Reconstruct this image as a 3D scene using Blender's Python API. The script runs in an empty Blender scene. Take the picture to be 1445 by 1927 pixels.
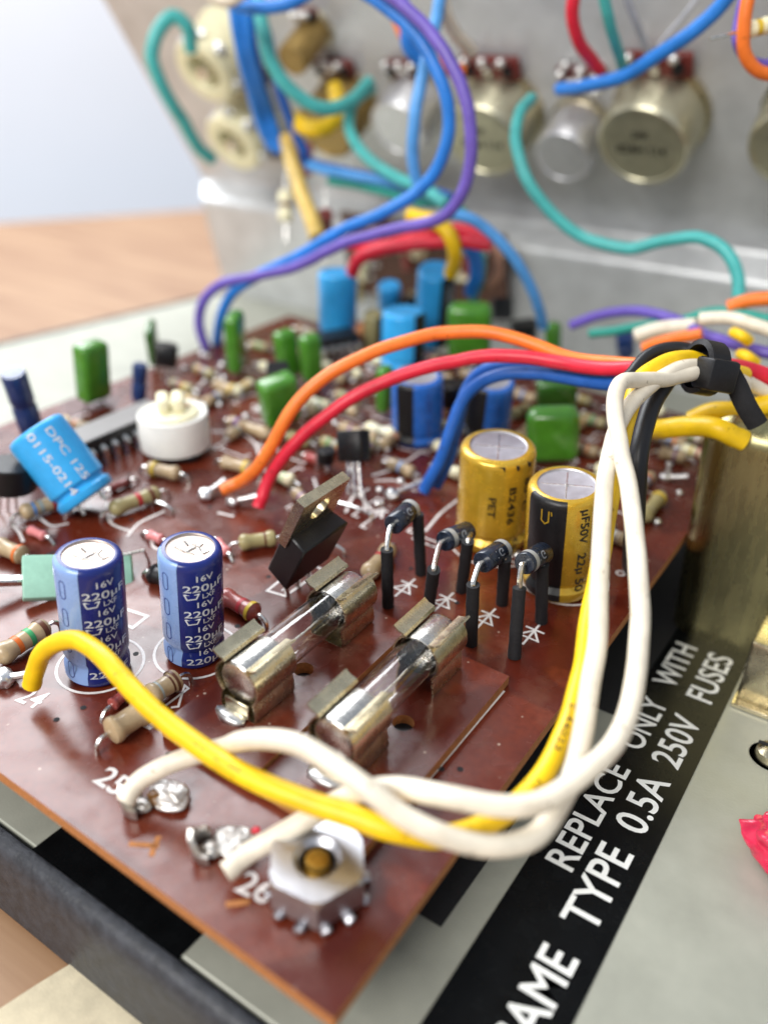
import bpy, bmesh, math, random
from mathutils import Matrix, Vector, noise
random.seed(7)
S = bpy.context.scene
COL = S.collection
rad = math.radians

# ------------------------------------------------------------------ camera (1 unit = 1 cm)
F_PX, CX, CY = 1600.0, 722.5, 963.5
RX = Vector((0.82973435, 0.55651974, 0.04273974))      # camera right, down, forward in world axes
RD = Vector((0.28578424, -0.3578129, -0.88898667))
RF = Vector((-0.4794458, 0.74983712, -0.45593423))
CAM = Vector((2.37593, -3.341787, 7.456014))
cd = bpy.data.cameras.new('camera')
cam = bpy.data.objects.new('camera', cd); COL.objects.link(cam)
cam.matrix_world = Matrix(((RX.x, -RD.x, -RF.x, CAM.x), (RX.y, -RD.y, -RF.y, CAM.y), (RX.z, -RD.z, -RF.z, CAM.z), (0, 0, 0, 1)))
cd.sensor_fit = 'VERTICAL'; cd.sensor_height = 24; cd.lens = F_PX / 1927 * 24
cd.clip_start = 0.5; cd.clip_end = 1000
cd.dof.use_dof = True; cd.dof.focus_distance = 10.0; cd.dof.aperture_fstop = cd.lens * 1e-3 / 0.24
S.camera = cam
S.view_settings.view_transform = 'Standard'; S.view_settings.look = 'None'
S.view_settings.exposure = 0.84
S.cycles.use_denoising = True
S.cycles.max_bounces = 8

# ------------------------------------------------------------------ light: a bright room, a big window on the left
wd = bpy.data.worlds.new('World'); S.world = wd; wd.use_nodes = True
bg = wd.node_tree.nodes['Background']; bg.inputs[0].default_value = (0.80, 0.88, 1.0, 1); bg.inputs[1].default_value = 0.30
def lamp(name, loc, target, sx, sy, power, col):
    l = bpy.data.lights.new(name, 'AREA'); l.shape = 'RECTANGLE'; l.size = sx; l.size_y = sy; l.energy = power; l.color = col
    o = bpy.data.objects.new(name, l); COL.objects.link(o); o.location = loc
    o.rotation_euler = (Vector(target) - Vector(loc)).to_track_quat('-Z', 'Y').to_euler()
    return o
lamp('window_light', (-52, 26, 52), (-5, 10, 0), 64, 40, 50000, (0.94, 0.97, 1.0))
lamp('room_light', (-8, -56, 48), (-6, 14, 3), 46, 30, 36000, (1.0, 0.97, 0.92))

# ------------------------------------------------------------------ places: rays through the photograph onto real planes
def ray(px, py):
    return (RX * (px - CX) + RD * (py - CY) + RF * F_PX).normalized()
G = 0.9
O = Vector((0, 0, G))
XP = Vector((1.0, -0.008, -0.018)).normalized()
ZP = Vector((0.017, -0.065, 0.998)).normalized()
YP = ZP.cross(XP).normalized(); XP = YP.cross(ZP).normalized()
def PB(x, y, h=0): return O + XP * x + YP * y + ZP * h          # a point over the circuit board
def W(px, py, h=0):
    r = ray(px, py); return CAM + r * ((O + ZP * h - CAM).dot(ZP) / r.dot(ZP))
def lp(px, py, h=0):
    q = W(px, py, h) - O; return (q.dot(XP), q.dot(YP))
def FL(px, py, z=0):                                           # a point on the chassis floor / table
    r = ray(px, py); return CAM + r * ((z - CAM.z) / r.z)
def D(px, py, d):                                              # a point d cm from the camera
    r = ray(px, py); return CAM + r * (d / r.dot(RF))
TH = rad(36.3)
B1 = Vector((-20.16, 19.19, 3.37))                             # fold at the foot of the panel, then a narrow ledge
P1 = Vector((-20.16, 20.0, 3.98))
PN = Vector((0, -math.cos(TH), -math.sin(TH))); PU = Vector((0, -math.sin(TH), math.cos(TH)))
def FP(px, py, h=0):                                           # a point over the leaning front panel
    r = ray(px, py); return CAM + r * ((P1 + PN * h - CAM).dot(PN) / r.dot(PN))
def mat4(p, x, y, z):
    return Matrix(((x.x, y.x, z.x, p.x), (x.y, y.y, z.y, p.y), (x.z, y.z, z.z, p.z), (0, 0, 0, 1)))
BM = mat4(O, XP, YP, ZP)                                        # the board's own axes
def face(p, z, yaw=0):                                         # +Z along z, +X turned towards the viewer, then yawed
    z = z.normalized(); v = CAM - p; x = (v - z * v.dot(z)).normalized(); y = z.cross(x)
    return mat4(p, x, y, z) @ Matrix.Rotation(rad(yaw), 4, 'Z')
def tip(p, px, py, h):                                         # the point at distance h from p seen at this pixel
    r = ray(px, py); b = r.dot(CAM - p); c = (CAM - p).length_squared - h * h
    q = b * b - c
    if q <= 0: return CAM - r * b
    s = [CAM + r * (-b + k * math.sqrt(q)) for k in (-1, 1)]
    return max(s, key=lambda a: (a - p).dot(ZP))

# ------------------------------------------------------------------ materials
MATS = {}
def nt(m):
    m.use_nodes = True; return m.node_tree
def mat(name, col, rough=0.5, metal=0.0, var=0.12, scale=6.0, bump=0.0, bscale=40.0, spec=0.5, coat=0.0, dust=0.0, trans=0.0, rvar=0.1, stretch=None, ior=1.45, sss=0.0, stain=0.0):
    if name in MATS: return MATS[name]
    m = bpy.data.materials.new(name); t = nt(m); N = t.nodes; L = t.links
    p = N['Principled BSDF']; tc = N.new('ShaderNodeTexCoord')
    vec = tc.outputs['Object']
    if stretch:
        mp = N.new('ShaderNodeMapping'); mp.inputs['Scale'].default_value = stretch; L.new(vec, mp.inputs[0]); vec = mp.outputs[0]
    nz = N.new('ShaderNodeTexNoise'); nz.inputs['Scale'].default_value = scale; nz.inputs['Detail'].default_value = 6; nz.inputs['Roughness'].default_value = 0.6
    L.new(vec, nz.inputs['Vector'])
    rp = N.new('ShaderNodeValToRGB'); e = rp.color_ramp.elements
    e[0].position = 0.3; e[1].position = 0.7
    e[0].color = tuple(c * (1 - var) for c in col) + (1,); e[1].color = tuple(min(1, c * (1 + var)) for c in col) + (1,)
    L.new(nz.outputs['Fac'], rp.inputs[0]); out = rp.outputs[0]
    if dust > 0:
        vo = N.new('ShaderNodeTexVoronoi'); vo.inputs['Scale'].default_value = 9; vo.inputs['Randomness'].default_value = 1; L.new(tc.outputs['Object'], vo.inputs['Vector'])
        d = N.new('ShaderNodeMapRange'); d.inputs[1].default_value = 0.09; d.inputs[2].default_value = 0.05; L.new(vo.outputs['Distance'], d.inputs[0])
        g = N.new('ShaderNodeTexNoise'); g.inputs['Scale'].default_value = 4; L.new(tc.outputs['Object'], g.inputs['Vector'])
        k = N.new('ShaderNodeMapRange'); k.inputs[1].default_value = 0.5; k.inputs[2].default_value = 0.75; k.inputs[4].default_value = dust; L.new(g.outputs['Fac'], k.inputs[0])
        mu = N.new('ShaderNodeMath'); mu.operation = 'MULTIPLY'; L.new(d.outputs[0], mu.inputs[0]); L.new(k.outputs[0], mu.inputs[1])
        mx = N.new('ShaderNodeMixRGB'); L.new(mu.outputs[0], mx.inputs[0]); L.new(out, mx.inputs[1]); mx.inputs[2].default_value = (0.6, 0.5, 0.42, 1); out = mx.outputs[0]
    if stain > 0:                                              # handling marks and specks of flux
        for sc_, lo, hi, k_, c_ in ((2.2, .58, .80, .35 * stain, .55), (11.0, .66, .72, .8 * stain, .22)):
            g = N.new('ShaderNodeTexNoise'); g.inputs['Scale'].default_value = sc_; g.inputs['Detail'].default_value = 5; L.new(tc.outputs['Object'], g.inputs['Vector'])
            d = N.new('ShaderNodeMapRange'); d.inputs[1].default_value = lo; d.inputs[2].default_value = hi; d.inputs[4].default_value = k_; L.new(g.outputs['Fac'], d.inputs[0])
            mx = N.new('ShaderNodeMixRGB'); L.new(d.outputs[0], mx.inputs[0]); L.new(out, mx.inputs[1]); mx.inputs[2].default_value = (col[0] * c_ + .02, col[1] * c_ * .8 + .01, col[2] * c_ * .6, 1); out = mx.outputs[0]
    L.new(out, p.inputs['Base Color'])
    rr = N.new('ShaderNodeMapRange'); rr.inputs[3].default_value = max(0.02, rough - rvar); rr.inputs[4].default_value = min(1, rough + rvar); L.new(nz.outputs['Fac'], rr.inputs[0]); L.new(rr.outputs[0], p.inputs['Roughness'])
    p.inputs['Metallic'].default_value = metal; p.inputs['Specular IOR Level'].default_value = spec; p.inputs['Coat Weight'].default_value = coat; p.inputs['Coat Roughness'].default_value = 0.15
    p.inputs['Transmission Weight'].default_value = trans; p.inputs['IOR'].default_value = ior
    if sss:
        p.inputs['Subsurface Weight'].default_value = sss; p.inputs['Subsurface Radius'].default_value = (0.1, 0.08, 0.06); p.inputs['Subsurface Scale'].default_value = 0.4
    if bump:
        b2 = N.new('ShaderNodeTexNoise'); b2.inputs['Scale'].default_value = bscale; b2.inputs['Detail'].default_value = 4; L.new(vec, b2.inputs['Vector'])
        bu = N.new('ShaderNodeBump'); bu.inputs['Strength'].default_value = bump; bu.inputs['Distance'].default_value = 0.02; L.new(b2.outputs['Fac'], bu.inputs['Height']); L.new(bu.outputs[0], p.inputs['Normal'])
    MATS[name] = m; return m

def board_mat():
    m = bpy.data.materials.new('phenolic_board'); t = nt(m); N = t.nodes; L = t.links; p = N['Principled BSDF']
    tc = N.new('ShaderNodeTexCoord'); o = tc.outputs['Object']
    def noi(s, det=4, w=0.0):
        n = N.new('ShaderNodeTexNoise'); n.inputs['Scale'].default_value = s; n.inputs['Detail'].default_value = det; n.inputs['Distortion'].default_value = w; L.new(o, n.inputs['Vector']); return n.outputs['Fac']
    def rng(x, a, b, c=0.0, d=1.0):
        r = N.new('ShaderNodeMapRange'); r.inputs[1].default_value = a; r.inputs[2].default_value = b; r.inputs[3].default_value = c; r.inputs[4].default_value = d; L.new(x, r.inputs[0]); return r.outputs[0]
    def mix(f, a, b):
        x = N.new('ShaderNodeMixRGB'); L.new(f, x.inputs[0])
        for i, v in ((1, a), (2, b)):
            if isinstance(v, tuple): x.inputs[i].default_value = v + (1,)
            else: L.new(v, x.inputs[i])
        return x.outputs[0]
    c = mix(rng(noi(0.55, 2, 0.6), 0.49, 0.52), (0.088, 0.0125, 0.0060), (0.138, 0.0230, 0.0095))   # copper tracks seen through the sheet
    c = mix(rng(noi(14, 6), 0.35, 0.75, 0, 0.45), c, (0.06, 0.009, 0.005))
    v = N.new('ShaderNodeTexVoronoi'); v.inputs['Scale'].default_value = 4.5; L.new(o, v.inputs['Vector'])
    dm = N.new('ShaderNodeMath'); dm.operation = 'MULTIPLY'; L.new(rng(v.outputs['Distance'], 0.10, 0.05), dm.inputs[0]); L.new(rng(noi(9, 2), 0.5, 0.62), dm.inputs[1])
    c = mix(dm.outputs[0], c, (0.50, 0.38, 0.30))
    c = mix(rng(noi(1.6, 5), 0.54, 0.8, 0, 0.22), c, (0.30, 0.17, 0.12))                          # a film of dust
    L.new(c, p.inputs['Base Color'])
    L.new(rng(noi(3, 5), 0.3, 0.7, 0.16, 0.32), p.inputs['Roughness'])
    b = N.new('ShaderNodeBump'); b.inputs['Strength'].default_value = 0.12; b.inputs['Distance'].default_value = 0.02; L.new(noi(2.2, 4), b.inputs['Height']); L.new(b.outputs[0], p.inputs['Normal'])
    return m
M_BOARD = board_mat()
M_EDGE = mat('board_edge', (0.42, 0.17, 0.055), 0.8, var=0.3, scale=20, bump=0.5, bscale=60)
M_SILK = mat('white_print', (0.72, 0.68, 0.66), 0.6, var=0.12, scale=12)
M_WOOD = bpy.data.materials.new('table_wood')
def wood(m, a, b):
    t = nt(m); N = t.nodes; L = t.links; p = N['Principled BSDF']; tc = N.new('ShaderNodeTexCoord'); mp = N.new('ShaderNodeMapping'); mp.inputs['Rotation'].default_value = (0, 0, rad(20)); mp.inputs['Scale'].default_value = (0.10, 1.3, 1); L.new(tc.outputs['Object'], mp.inputs[0])
    n = N.new('ShaderNodeTexNoise'); n.inputs['Scale'].default_value = 1.4; n.inputs['Detail'].default_value = 8; n.inputs['Distortion'].default_value = 0.8; L.new(mp.outputs[0], n.inputs['Vector'])
    r = N.new('ShaderNodeValToRGB'); e = r.color_ramp.elements; e[0].position = 0.32; e[1].position = 0.68; e[0].color = a + (1,); e[1].color = b + (1,)
    L.new(n.outputs['Fac'], r.inputs[0]); L.new(r.outputs[0], p.inputs['Base Color']); p.inputs['Roughness'].default_value = 0.45
    bu = N.new('ShaderNodeBump'); bu.inputs['Strength'].default_value = 0.15; L.new(n.outputs['Fac'], bu.inputs['Height']); L.new(bu.outputs[0], p.inputs['Normal'])
wood(M_WOOD, (0.225, 0.105, 0.043), (0.365, 0.215, 0.112))
M_WALL = mat('white_wall', (0.86, 0.88, 0.93), 0.9, var=0.02, scale=0.05)
M_FLOOR = mat('zinc_plate', (0.37, 0.375, 0.315), 0.40, metal=0.15, var=0.10, scale=1.6, bump=0.10, bscale=30, rvar=0.1)
M_PANEL = mat('panel_zinc', (0.58, 0.595, 0.605), 0.34, metal=0.30, var=0.12, scale=1.3, bump=0.1, bscale=20, rvar=0.12)
M_LIP = mat('lip_paint', (0.036, 0.039, 0.047), 0.42, metal=0.0, var=0.45, scale=7, bump=0.5, bscale=22)
M_BLACK = mat('black_plastic', (0.007, 0.007, 0.008), 0.38, var=0.3, scale=20, bump=0.15)
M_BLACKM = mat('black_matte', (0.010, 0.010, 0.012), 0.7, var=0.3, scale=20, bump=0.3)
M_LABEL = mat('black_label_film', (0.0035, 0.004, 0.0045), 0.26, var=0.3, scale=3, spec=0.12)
M_TIN = mat('tinned_metal', (0.72, 0.71, 0.68), 0.25, metal=1.0, var=0.15, scale=14, bump=0.2, bscale=25)
M_SOLDER = mat('solder', (0.80, 0.80, 0.79), 0.36, metal=1.0, var=0.2, scale=10, bump=0.25, bscale=10)
M_NICK = mat('aged_nickel', (0.64, 0.57, 0.40), 0.27, metal=1.0, var=0.16, scale=7, bump=0.03, bscale=30, rvar=0.10)
M_CAPEND = mat('fuse_cap_metal', (0.68, 0.66, 0.62), 0.26, metal=1.0, var=0.15, scale=12, bump=0.15, bscale=30)
M_CHROME = mat('zinc_nut', (0.50, 0.50, 0.53), 0.34, metal=1.0, var=0.08, scale=8, bump=0.0)
M_LUG = mat('tarnished_lug', (0.60, 0.58, 0.55), 0.42, metal=0.9, var=0.35, scale=5, bump=0.15, bscale=9)
M_BRASS = mat('brass', (0.55, 0.36, 0.09), 0.3, metal=1.0, var=0.25, scale=10, bump=0.2)
M_CAN = mat('can_metal', (0.38, 0.345, 0.18), 0.27, metal=1.0, var=0.16, scale=2.2, bump=0.10, bscale=60, stretch=(3, 3, 0.6), rvar=0.1)
M_GLASS = mat('fuse_glass', (1.0, 1.0, 1.0), 0.03, var=0.0, trans=1.0, rvar=0.02, ior=1.47)
M_ALU = mat('aluminium_top', (0.52, 0.51, 0.55), 0.42, metal=0.8, var=0.08, scale=8)
M_PINKALU = mat('warm_aluminium', (0.50, 0.41, 0.36), 0.42, metal=0.7, var=0.08, scale=8)
M_RED = mat('red_paint', (0.55, 0.01, 0.03), 0.4)
M_FLUX = mat('burnt_flux', (0.20, 0.09, 0.02), 0.3, var=0.4)
M_CREAM = mat('cream_plastic', (0.86, 0.81, 0.55), 0.4, var=0.08, scale=5)
M_WHITEP = mat('white_plastic', (0.80, 0.79, 0.74), 0.32, var=0.05, scale=4)
M_GOLDPOT = mat('pot_can', (0.58, 0.55, 0.40), 0.34, metal=0.85, var=0.12, scale=3)
M_SILVPOT = mat('small_pot_can', (0.70, 0.70, 0.72), 0.38, metal=0.8, var=0.08, scale=3)
M_WAFER = mat('red_wafer', (0.14, 0.022, 0.018), 0.4, var=0.4, scale=6)
M_GREEN = mat('green_dip', (0.060, 0.225, 0.018), 0.22, var=0.2, scale=4, coat=0.5)
M_GREEND = mat('dark_green_dip', (0.030, 0.12, 0.014), 0.25, var=0.2, scale=4, coat=0.5)
M_MINT = mat('mint_film', (0.30, 0.54, 0.42), 0.45, var=0.1, scale=6)
M_NAVY = mat('navy_sleeve', (0.009, 0.021, 0.165), 0.25, var=0.15, scale=6, coat=0.1)
M_PALE = mat('pale_blue_stripe', (0.23, 0.37, 0.70), 0.28, var=0.06, scale=6, coat=0.3)
M_PRINTW = mat('pale_print', (0.62, 0.66, 0.72), 0.5)
M_PRINTN = mat('navy_print', (0.02, 0.04, 0.22), 0.5)
M_PRINTB = mat('black_print', (0.012, 0.010, 0.008), 0.5)
M_SKY = mat('sky_blue_sleeve', (0.035, 0.38, 0.80), 0.35, var=0.08, scale=5, coat=0.2)
M_BLUE = mat('mid_blue_sleeve', (0.02, 0.13, 0.50), 0.25, var=0.15, scale=6, coat=0.3)
M_GOLD = mat('gold_sleeve', (0.60, 0.37, 0.03), 0.26, metal=0.45, var=0.12, scale=6, coat=0.5)
M_INK = mat('dark_navy_film', (0.012, 0.035, 0.13), 0.3, var=0.2, scale=6, coat=0.3)
M_TAN = mat('tan_body', (0.42, 0.31, 0.18), 0.32, var=0.14, scale=9, coat=0.3)
M_OLIVE = mat('olive_body', (0.33, 0.28, 0.13), 0.30, var=0.14, scale=9, coat=0.3)
M_PINKB = mat('pink_glass_body', (0.68, 0.22, 0.22), 0.25, coat=0.4)
M_REDB = mat('dark_red_body', (0.30, 0.06, 0.05), 0.28, coat=0.4)
M_PAPER = mat('beige_paper', (0.62, 0.54, 0.38), 0.8, var=0.12, scale=5, bump=0.3)
BAND = {k: mat('band_' + k, c, 0.4) for k, c in dict(green=(0.05, 0.33, 0.12), orange=(0.62, 0.14, 0.02), red=(0.42, 0.02, 0.03), brown=(0.12, 0.04, 0.02), yellow=(0.65, 0.45, 0.03), blue=(0.05, 0.22, 0.55), grey=(0.30, 0.34, 0.33), violet=(0.16, 0.06, 0.22), black=(0.015, 0.012, 0.012), white=(0.75, 0.74, 0.7)).items()}
WIRE = {k: mat('wire_' + k, c, 0.38, var=0.16, scale=2.5, bump=0.10, bscale=9, stain=0.8) for k, c in dict(
    yellow=(0.86, 0.55, 0.008), cream=(0.76, 0.69, 0.56), orange=(0.85, 0.19, 0.025), red=(0.68, 0.018, 0.045), blue=(0.012, 0.10, 0.42), bright_blue=(0.02, 0.20, 0.66), sky=(0.09, 0.33, 0.72), purple=(0.15, 0.10, 0.46), teal=(0.07, 0.44, 0.42), green=(0.03, 0.30, 0.24), black=(0.010, 0.010, 0.012), grey=(0.55, 0.58, 0.64), copper=(0.48, 0.25, 0.16), mustard=(0.66, 0.46, 0.12)).items()}

# ------------------------------------------------------------------ mesh builder
class MB:
    def __init__(s): s.v = []; s.f = []; s.m = []
    def add(s, vs, fs, mi=0, M=None):
        n = len(s.v); s.v += [(M @ Vector(v)) if M else Vector(v) for v in vs]
        s.f += [tuple(i + n for i in f) for f in fs]; s.m += [mi] * len(fs); return s
    def bm(s, b, mi=0, M=None):
        b.verts.index_update(); s.add([v.co.copy() for v in b.verts], [[v.index for v in f.verts] for f in b.faces], mi, M); b.free(); return s
    def box(s, sx, sy, sz, c=(0, 0, 0), bev=0.0, seg=1, mi=0, M=None):
        b = bmesh.new(); bmesh.ops.create_cube(b, size=1)
        for v in b.verts: v.co = Vector((v.co.x * sx + c[0], v.co.y * sy + c[1], v.co.z * sz + c[2]))
        if bev: bmesh.ops.bevel(b, geom=list(b.edges) + list(b.verts), offset=bev, segments=seg, profile=0.5, affect='EDGES')
        return s.bm(b, mi, M)
    def prism(s, pts, z0, z1, mi=0, M=None, bev=0.0, seg=1):
        b = bmesh.new(); lo = [b.verts.new((x, y, z0)) for x, y in pts]; hi = [b.verts.new((x, y, z1)) for x, y in pts]; n = len(pts)
        b.faces.new(hi); b.faces.new(lo[::-1])
        for i in range(n): b.faces.new((lo[i], lo[(i + 1) % n], hi[(i + 1) % n], hi[i]))
        bmesh.ops.recalc_face_normals(b, faces=b.faces)
        if bev: bmesh.ops.bevel(b, geom=list(b.edges), offset=bev, segments=seg, profile=0.5, affect='EDGES')
        return s.bm(b, mi, M)
    def lathe(s, prof, n=32, a0=0, a1=360, mi=0, M=None):
        full = abs(a1 - a0) >= 360; k = n if full else n + 1; vs = []; fs = []
        for r, z in prof:
            for i in range(k):
                a = rad(a0 + (a1 - a0) * i / n); vs.append((r * math.cos(a), r * math.sin(a), z))
        for j in range(len(prof) - 1):
            for i in range(n):
                a = j * k + i; b = j * k + (i + 1) % k; fs.append((a, b, b + k, a + k))
        return s.add(vs, fs, mi, M)
    def tube(s, pts, r, n=10, mi=0, M=None, cap=True, rz=None):
        pts = [Vector(p) for p in pts]; vs = []; fs = []; up = None
        for i, p in enumerate(pts):
            t = (pts[min(i + 1, len(pts) - 1)] - pts[max(i - 1, 0)]).normalized()
            if up is None: up = t.orthogonal().normalized()
            up = (up - t * up.dot(t)).normalized(); b = t.cross(up)
            R = r[i] if isinstance(r, list) else r
            for k in range(n):
                a = 2 * math.pi * k / n; vs.append(p + up * (math.cos(a) * R) + b * (math.sin(a) * (rz or R)))
        for i in range(len(pts) - 1):
            for k in range(n): fs.append((i * n + k, i * n + (k + 1) % n, (i + 1) * n + (k + 1) % n, (i + 1) * n + k))
        if cap: fs += [tuple(range(n))[::-1], tuple(range((len(pts) - 1) * n, len(pts) * n))]
        return s.add(vs, fs, mi, M)
    def blob(s, c, r, amp=0.15, fr=2.0, sub=3, mi=0, M=None, seed=0):
        b = bmesh.new(); bmesh.ops.create_icosphere(b, subdivisions=sub, radius=1)
        for v in b.verts:
            k = 1 + amp * noise.noise(v.co * fr + Vector((seed, seed * 2.3, 1)))
            v.co = Vector((c[0] + v.co.x * r[0] * k, c[1] + v.co.y * r[1] * k, c[2] + v.co.z * r[2] * k))
        return s.bm(b, mi, M)
    def stroke(s, pts, w, closed=False, mi=0, fn=None):
        P = [Vector((p[0], p[1])) for p in pts]; n = len(P); vs = []; fs = []
        for i in range(n):
            a = P[i - 1] if (i > 0 or closed) else P[i]; b = P[(i + 1) % n] if (i < n - 1 or closed) else P[i]
            d1 = (P[i] - a); d2 = (b - P[i])
            d1 = d1.normalized() if d1.length else d2.normalized(); d2 = d2.normalized() if d2.length else d1
            t = d1 + d2; t = t.normalized() if t.length > 1e-4 else d1
            k = 1 / max(0.5, abs(t.dot(d1))); nn = Vector((-t.y, t.x)) * (w / 2 * k)
            vs += [P[i] + nn, P[i] - nn]
        for i in range(n if closed else n - 1):
            j = (i + 1) % n; fs.append((2 * i, 2 * i + 1, 2 * j + 1, 2 * j))
        f3 = fn or (lambda x, y: (x, y, 0))
        return s.add([f3(v.x, v.y) for v in vs], fs, mi)
    def text(s, t, w=None, h=1.0, bold=0.0, fn=None, mi=0, x0=0, y0=0, center=False):
        vs, fs = glyphs(t, bold); xs = [v[0] for v in vs]; ys = [v[1] for v in vs]
        sy = h / max(1e-6, max(ys) - min(0, min(ys))); sx = (w / (max(xs) - min(xs))) if w else sy
        ox = min(xs); q = [((v[0] - ox) * sx, v[1] * sy) for v in vs]; wd_ = (max(xs) - ox) * sx
        if center: x0 -= wd_ / 2
        f3 = fn or (lambda x, y: (x, y, 0))
        return s.add([f3(x + x0, y + y0) for x, y in q], fs, mi)
    def build(s, name, mats, parent=None, M=None, sharp=38):
        me = bpy.data.meshes.new(name); me.from_pydata([tuple(v) for v in s.v], [], s.f)
        mats = mats if isinstance(mats, (list, tuple)) else [mats]
        for m in mats: me.materials.append(m)
        me.polygons.foreach_set('material_index', s.m)
        me.polygons.foreach_set('use_smooth', [True] * len(s.f))
        b = bmesh.new(); b.from_mesh(me); bmesh.ops.remove_doubles(b, verts=b.verts, dist=1e-6); bmesh.ops.recalc_face_normals(b, faces=b.faces); b.to_mesh(me); b.free()
        if mats[0] is MATS.get('solder'): sharp = 80
        me.set_sharp_from_angle(angle=rad(sharp)); me.update()
        o = bpy.data.objects.new(name, me); COL.objects.link(o)
        if parent: o.parent = parent
        if M is not None: o.matrix_local = M
        return o
GL = {}
def glyphs(t, bold):
    if (t, bold) in GL: return GL[(t, bold)]
    cu = bpy.data.curves.new('lettering', 'FONT'); cu.body = t; cu.size = 1; cu.resolution_u = 4; cu.fill_mode = 'FRONT'; cu.offset = bold
    o = bpy.data.objects.new('lettering', cu); COL.objects.link(o); dg = bpy.context.evaluated_depsgraph_get()
    me = bpy.data.meshes.new_from_object(o.evaluated_get(dg))
    r = ([(v.co.x, v.co.y) for v in me.vertices], [tuple(p.vertices) for p in me.polygons])
    bpy.data.objects.remove(o); bpy.data.curves.remove(cu); bpy.data.meshes.remove(me); GL[(t, bold)] = r; return r
def tag(o, label, cat, group=None):
    o['label'] = label; o['category'] = cat
    if group: o['group'] = group
    return o
def thing(name, label, cat, M, group=None):
    o = bpy.data.objects.new(name, None); o.empty_display_size = 0.2; COL.objects.link(o); o.matrix_world = M; return tag(o, label, cat, group)
def structure(o): o['kind'] = 'structure'; return o
def cyl(r, a0=0.0, up=1): return lambda x, y: (r * math.cos(a0 + x / r), r * math.sin(a0 + x / r), y)
def cylv(r, a0, z0): return lambda x, y: (r * math.cos(a0 + y / r), r * math.sin(a0 + y / r), z0 - x)   # lettering that reads downwards
def spline(P, k=8):
    P = [Vector(p) for p in P]; Q = [P[0] * 2 - P[1]] + P + [P[-1] * 2 - P[-2]]; out = []
    for i in range(1, len(Q) - 2):
        a, b, c, d = Q[i - 1:i + 3]
        t0 = 0; t1 = max(1e-4, (b - a).length ** .5); t2 = t1 + max(1e-4, (c - b).length ** .5); t3 = t2 + max(1e-4, (d - c).length ** .5)
        for j in range(k):
            t = t1 + (t2 - t1) * j / k
            A1 = a * ((t1 - t) / (t1 - t0)) + b * ((t - t0) / (t1 - t0)); A2 = b * ((t2 - t) / (t2 - t1)) + c * ((t - t1) / (t2 - t1)); A3 = c * ((t3 - t) / (t3 - t2)) + d * ((t - t2) / (t3 - t2))
            B1 = A1 * ((t2 - t) / (t2 - t0)) + A2 * ((t - t0) / (t2 - t0)); B2 = A2 * ((t3 - t) / (t3 - t1)) + A3 * ((t - t1) / (t3 - t1))
            out.append(B1 * ((t2 - t) / (t2 - t1)) + B2 * ((t - t1) / (t2 - t1)))
    return out + [P[-1]]

# ================================================================== THE SETTING
t = MB(); a = Vector((-44.6, 27.28, 0)); b = Vector((-41.34, 39.84, 0)); dr = (b - a).normalized(); nr = Vector((dr.y, -dr.x, 0))
q = [a - dr * 120, a + dr * 120, a + dr * 120 + nr * 170, a - dr * 120 + nr * 170]
t.prism([(v.x, v.y) for v in q], -4.0, -1.1)
structure(t.build('table_top', M_WOOD))
t = MB(); w0 = a - nr * 22
q = [w0 - dr * 160, w0 + dr * 160, w0 + dr * 160 - nr * 4, w0 - dr * 160 - nr * 4]
t.prism([(v.x, v.y) for v in q], -80, 120); structure(t.build('wall', M_WALL))
t = MB(); P = [FL(x, y, -1.095) for x, y in ((-70, 1952), (0, 1903), (70, 1857), (138, 1815), (330, 1975), (160, 2200), (-120, 2120))]
t.prism([(p.x, p.y) for p in P], -1.098, -1.06)
tag(t.build('paper_sheet', M_PAPER), 'beige speckled sheet lying on the table below the front lip', 'paper')

# ------------------------------------------------------------------ chassis
ch = thing('amplifier_chassis', 'folded grey zinc amplifier chassis with leaning panel and black front lip', 'chassis', Matrix())
XL, XR, YB = -20.16, 9.0, 20.19
MB().box(XR - XL, YB - 0.10, 0.12, ((XL + XR) / 2, (YB + 0.10) / 2 + .012, -0.06), 0.015, 1).build('floor_plate', M_FLOOR, ch)
t = MB(); pr = [(0.055, 0.006), (0.0, 0.006), (-0.07, -0.03), (-0.13, -0.13), (-0.15, -0.30), (-0.15, -1.09), (0.055, -1.09)]
t.add([(x, y, z) for x in (XL, XR) for y, z in pr], [(i, (i + 1) % 7, 7 + (i + 1) % 7, 7 + i) for i in range(7)] + [tuple(range(7)), tuple(range(13, 6, -1))])
t.build('front_lip', M_LIP, ch)
t = MB().box(0.16, YB, 1.14, (XL - 0.082, YB / 2, -0.525), 0.03, 2); t.build('side_lip', M_LIP, ch)  # black side lip, raised so its edge also draws the shadow on the table
# the folded back: lower facet, bend, leaning upper facet; one sheet with thickness
def prof():
    P0 = Vector((0, YB, -0.02)); B = Vector((0, B1.y, B1.z)); L_ = Vector((0, P1.y, P1.z)); T = L_ + PU * 11.5
    o = [P0]
    def bend(a_, b_, c_, r0, r1):
        d1 = (b_ - a_).normalized(); d2 = (c_ - b_).normalized(); s0 = b_ - d1 * r0; s1 = b_ + d2 * r1
        for i in range(7):
            k = i / 6; o.append(s0 * (1 - k) ** 2 + b_ * (2 * k * (1 - k)) + s1 * k * k)
    bend(P0, B, L_, .22, .22); bend(B, L_, T, .30, .30)
    return o + [T]
pf = prof(); t = MB(); n = len(pf)
back = [p + Vector((0, 0.09, -0.09)) if 0 < i < n - 1 else p + Vector((0, .12, 0)) for i, p in enumerate(pf)]
XE = lambda x, p: x - .64 * min(1, max(0, (p.z - 3.37) / .6)) if x < 0 else x
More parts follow.
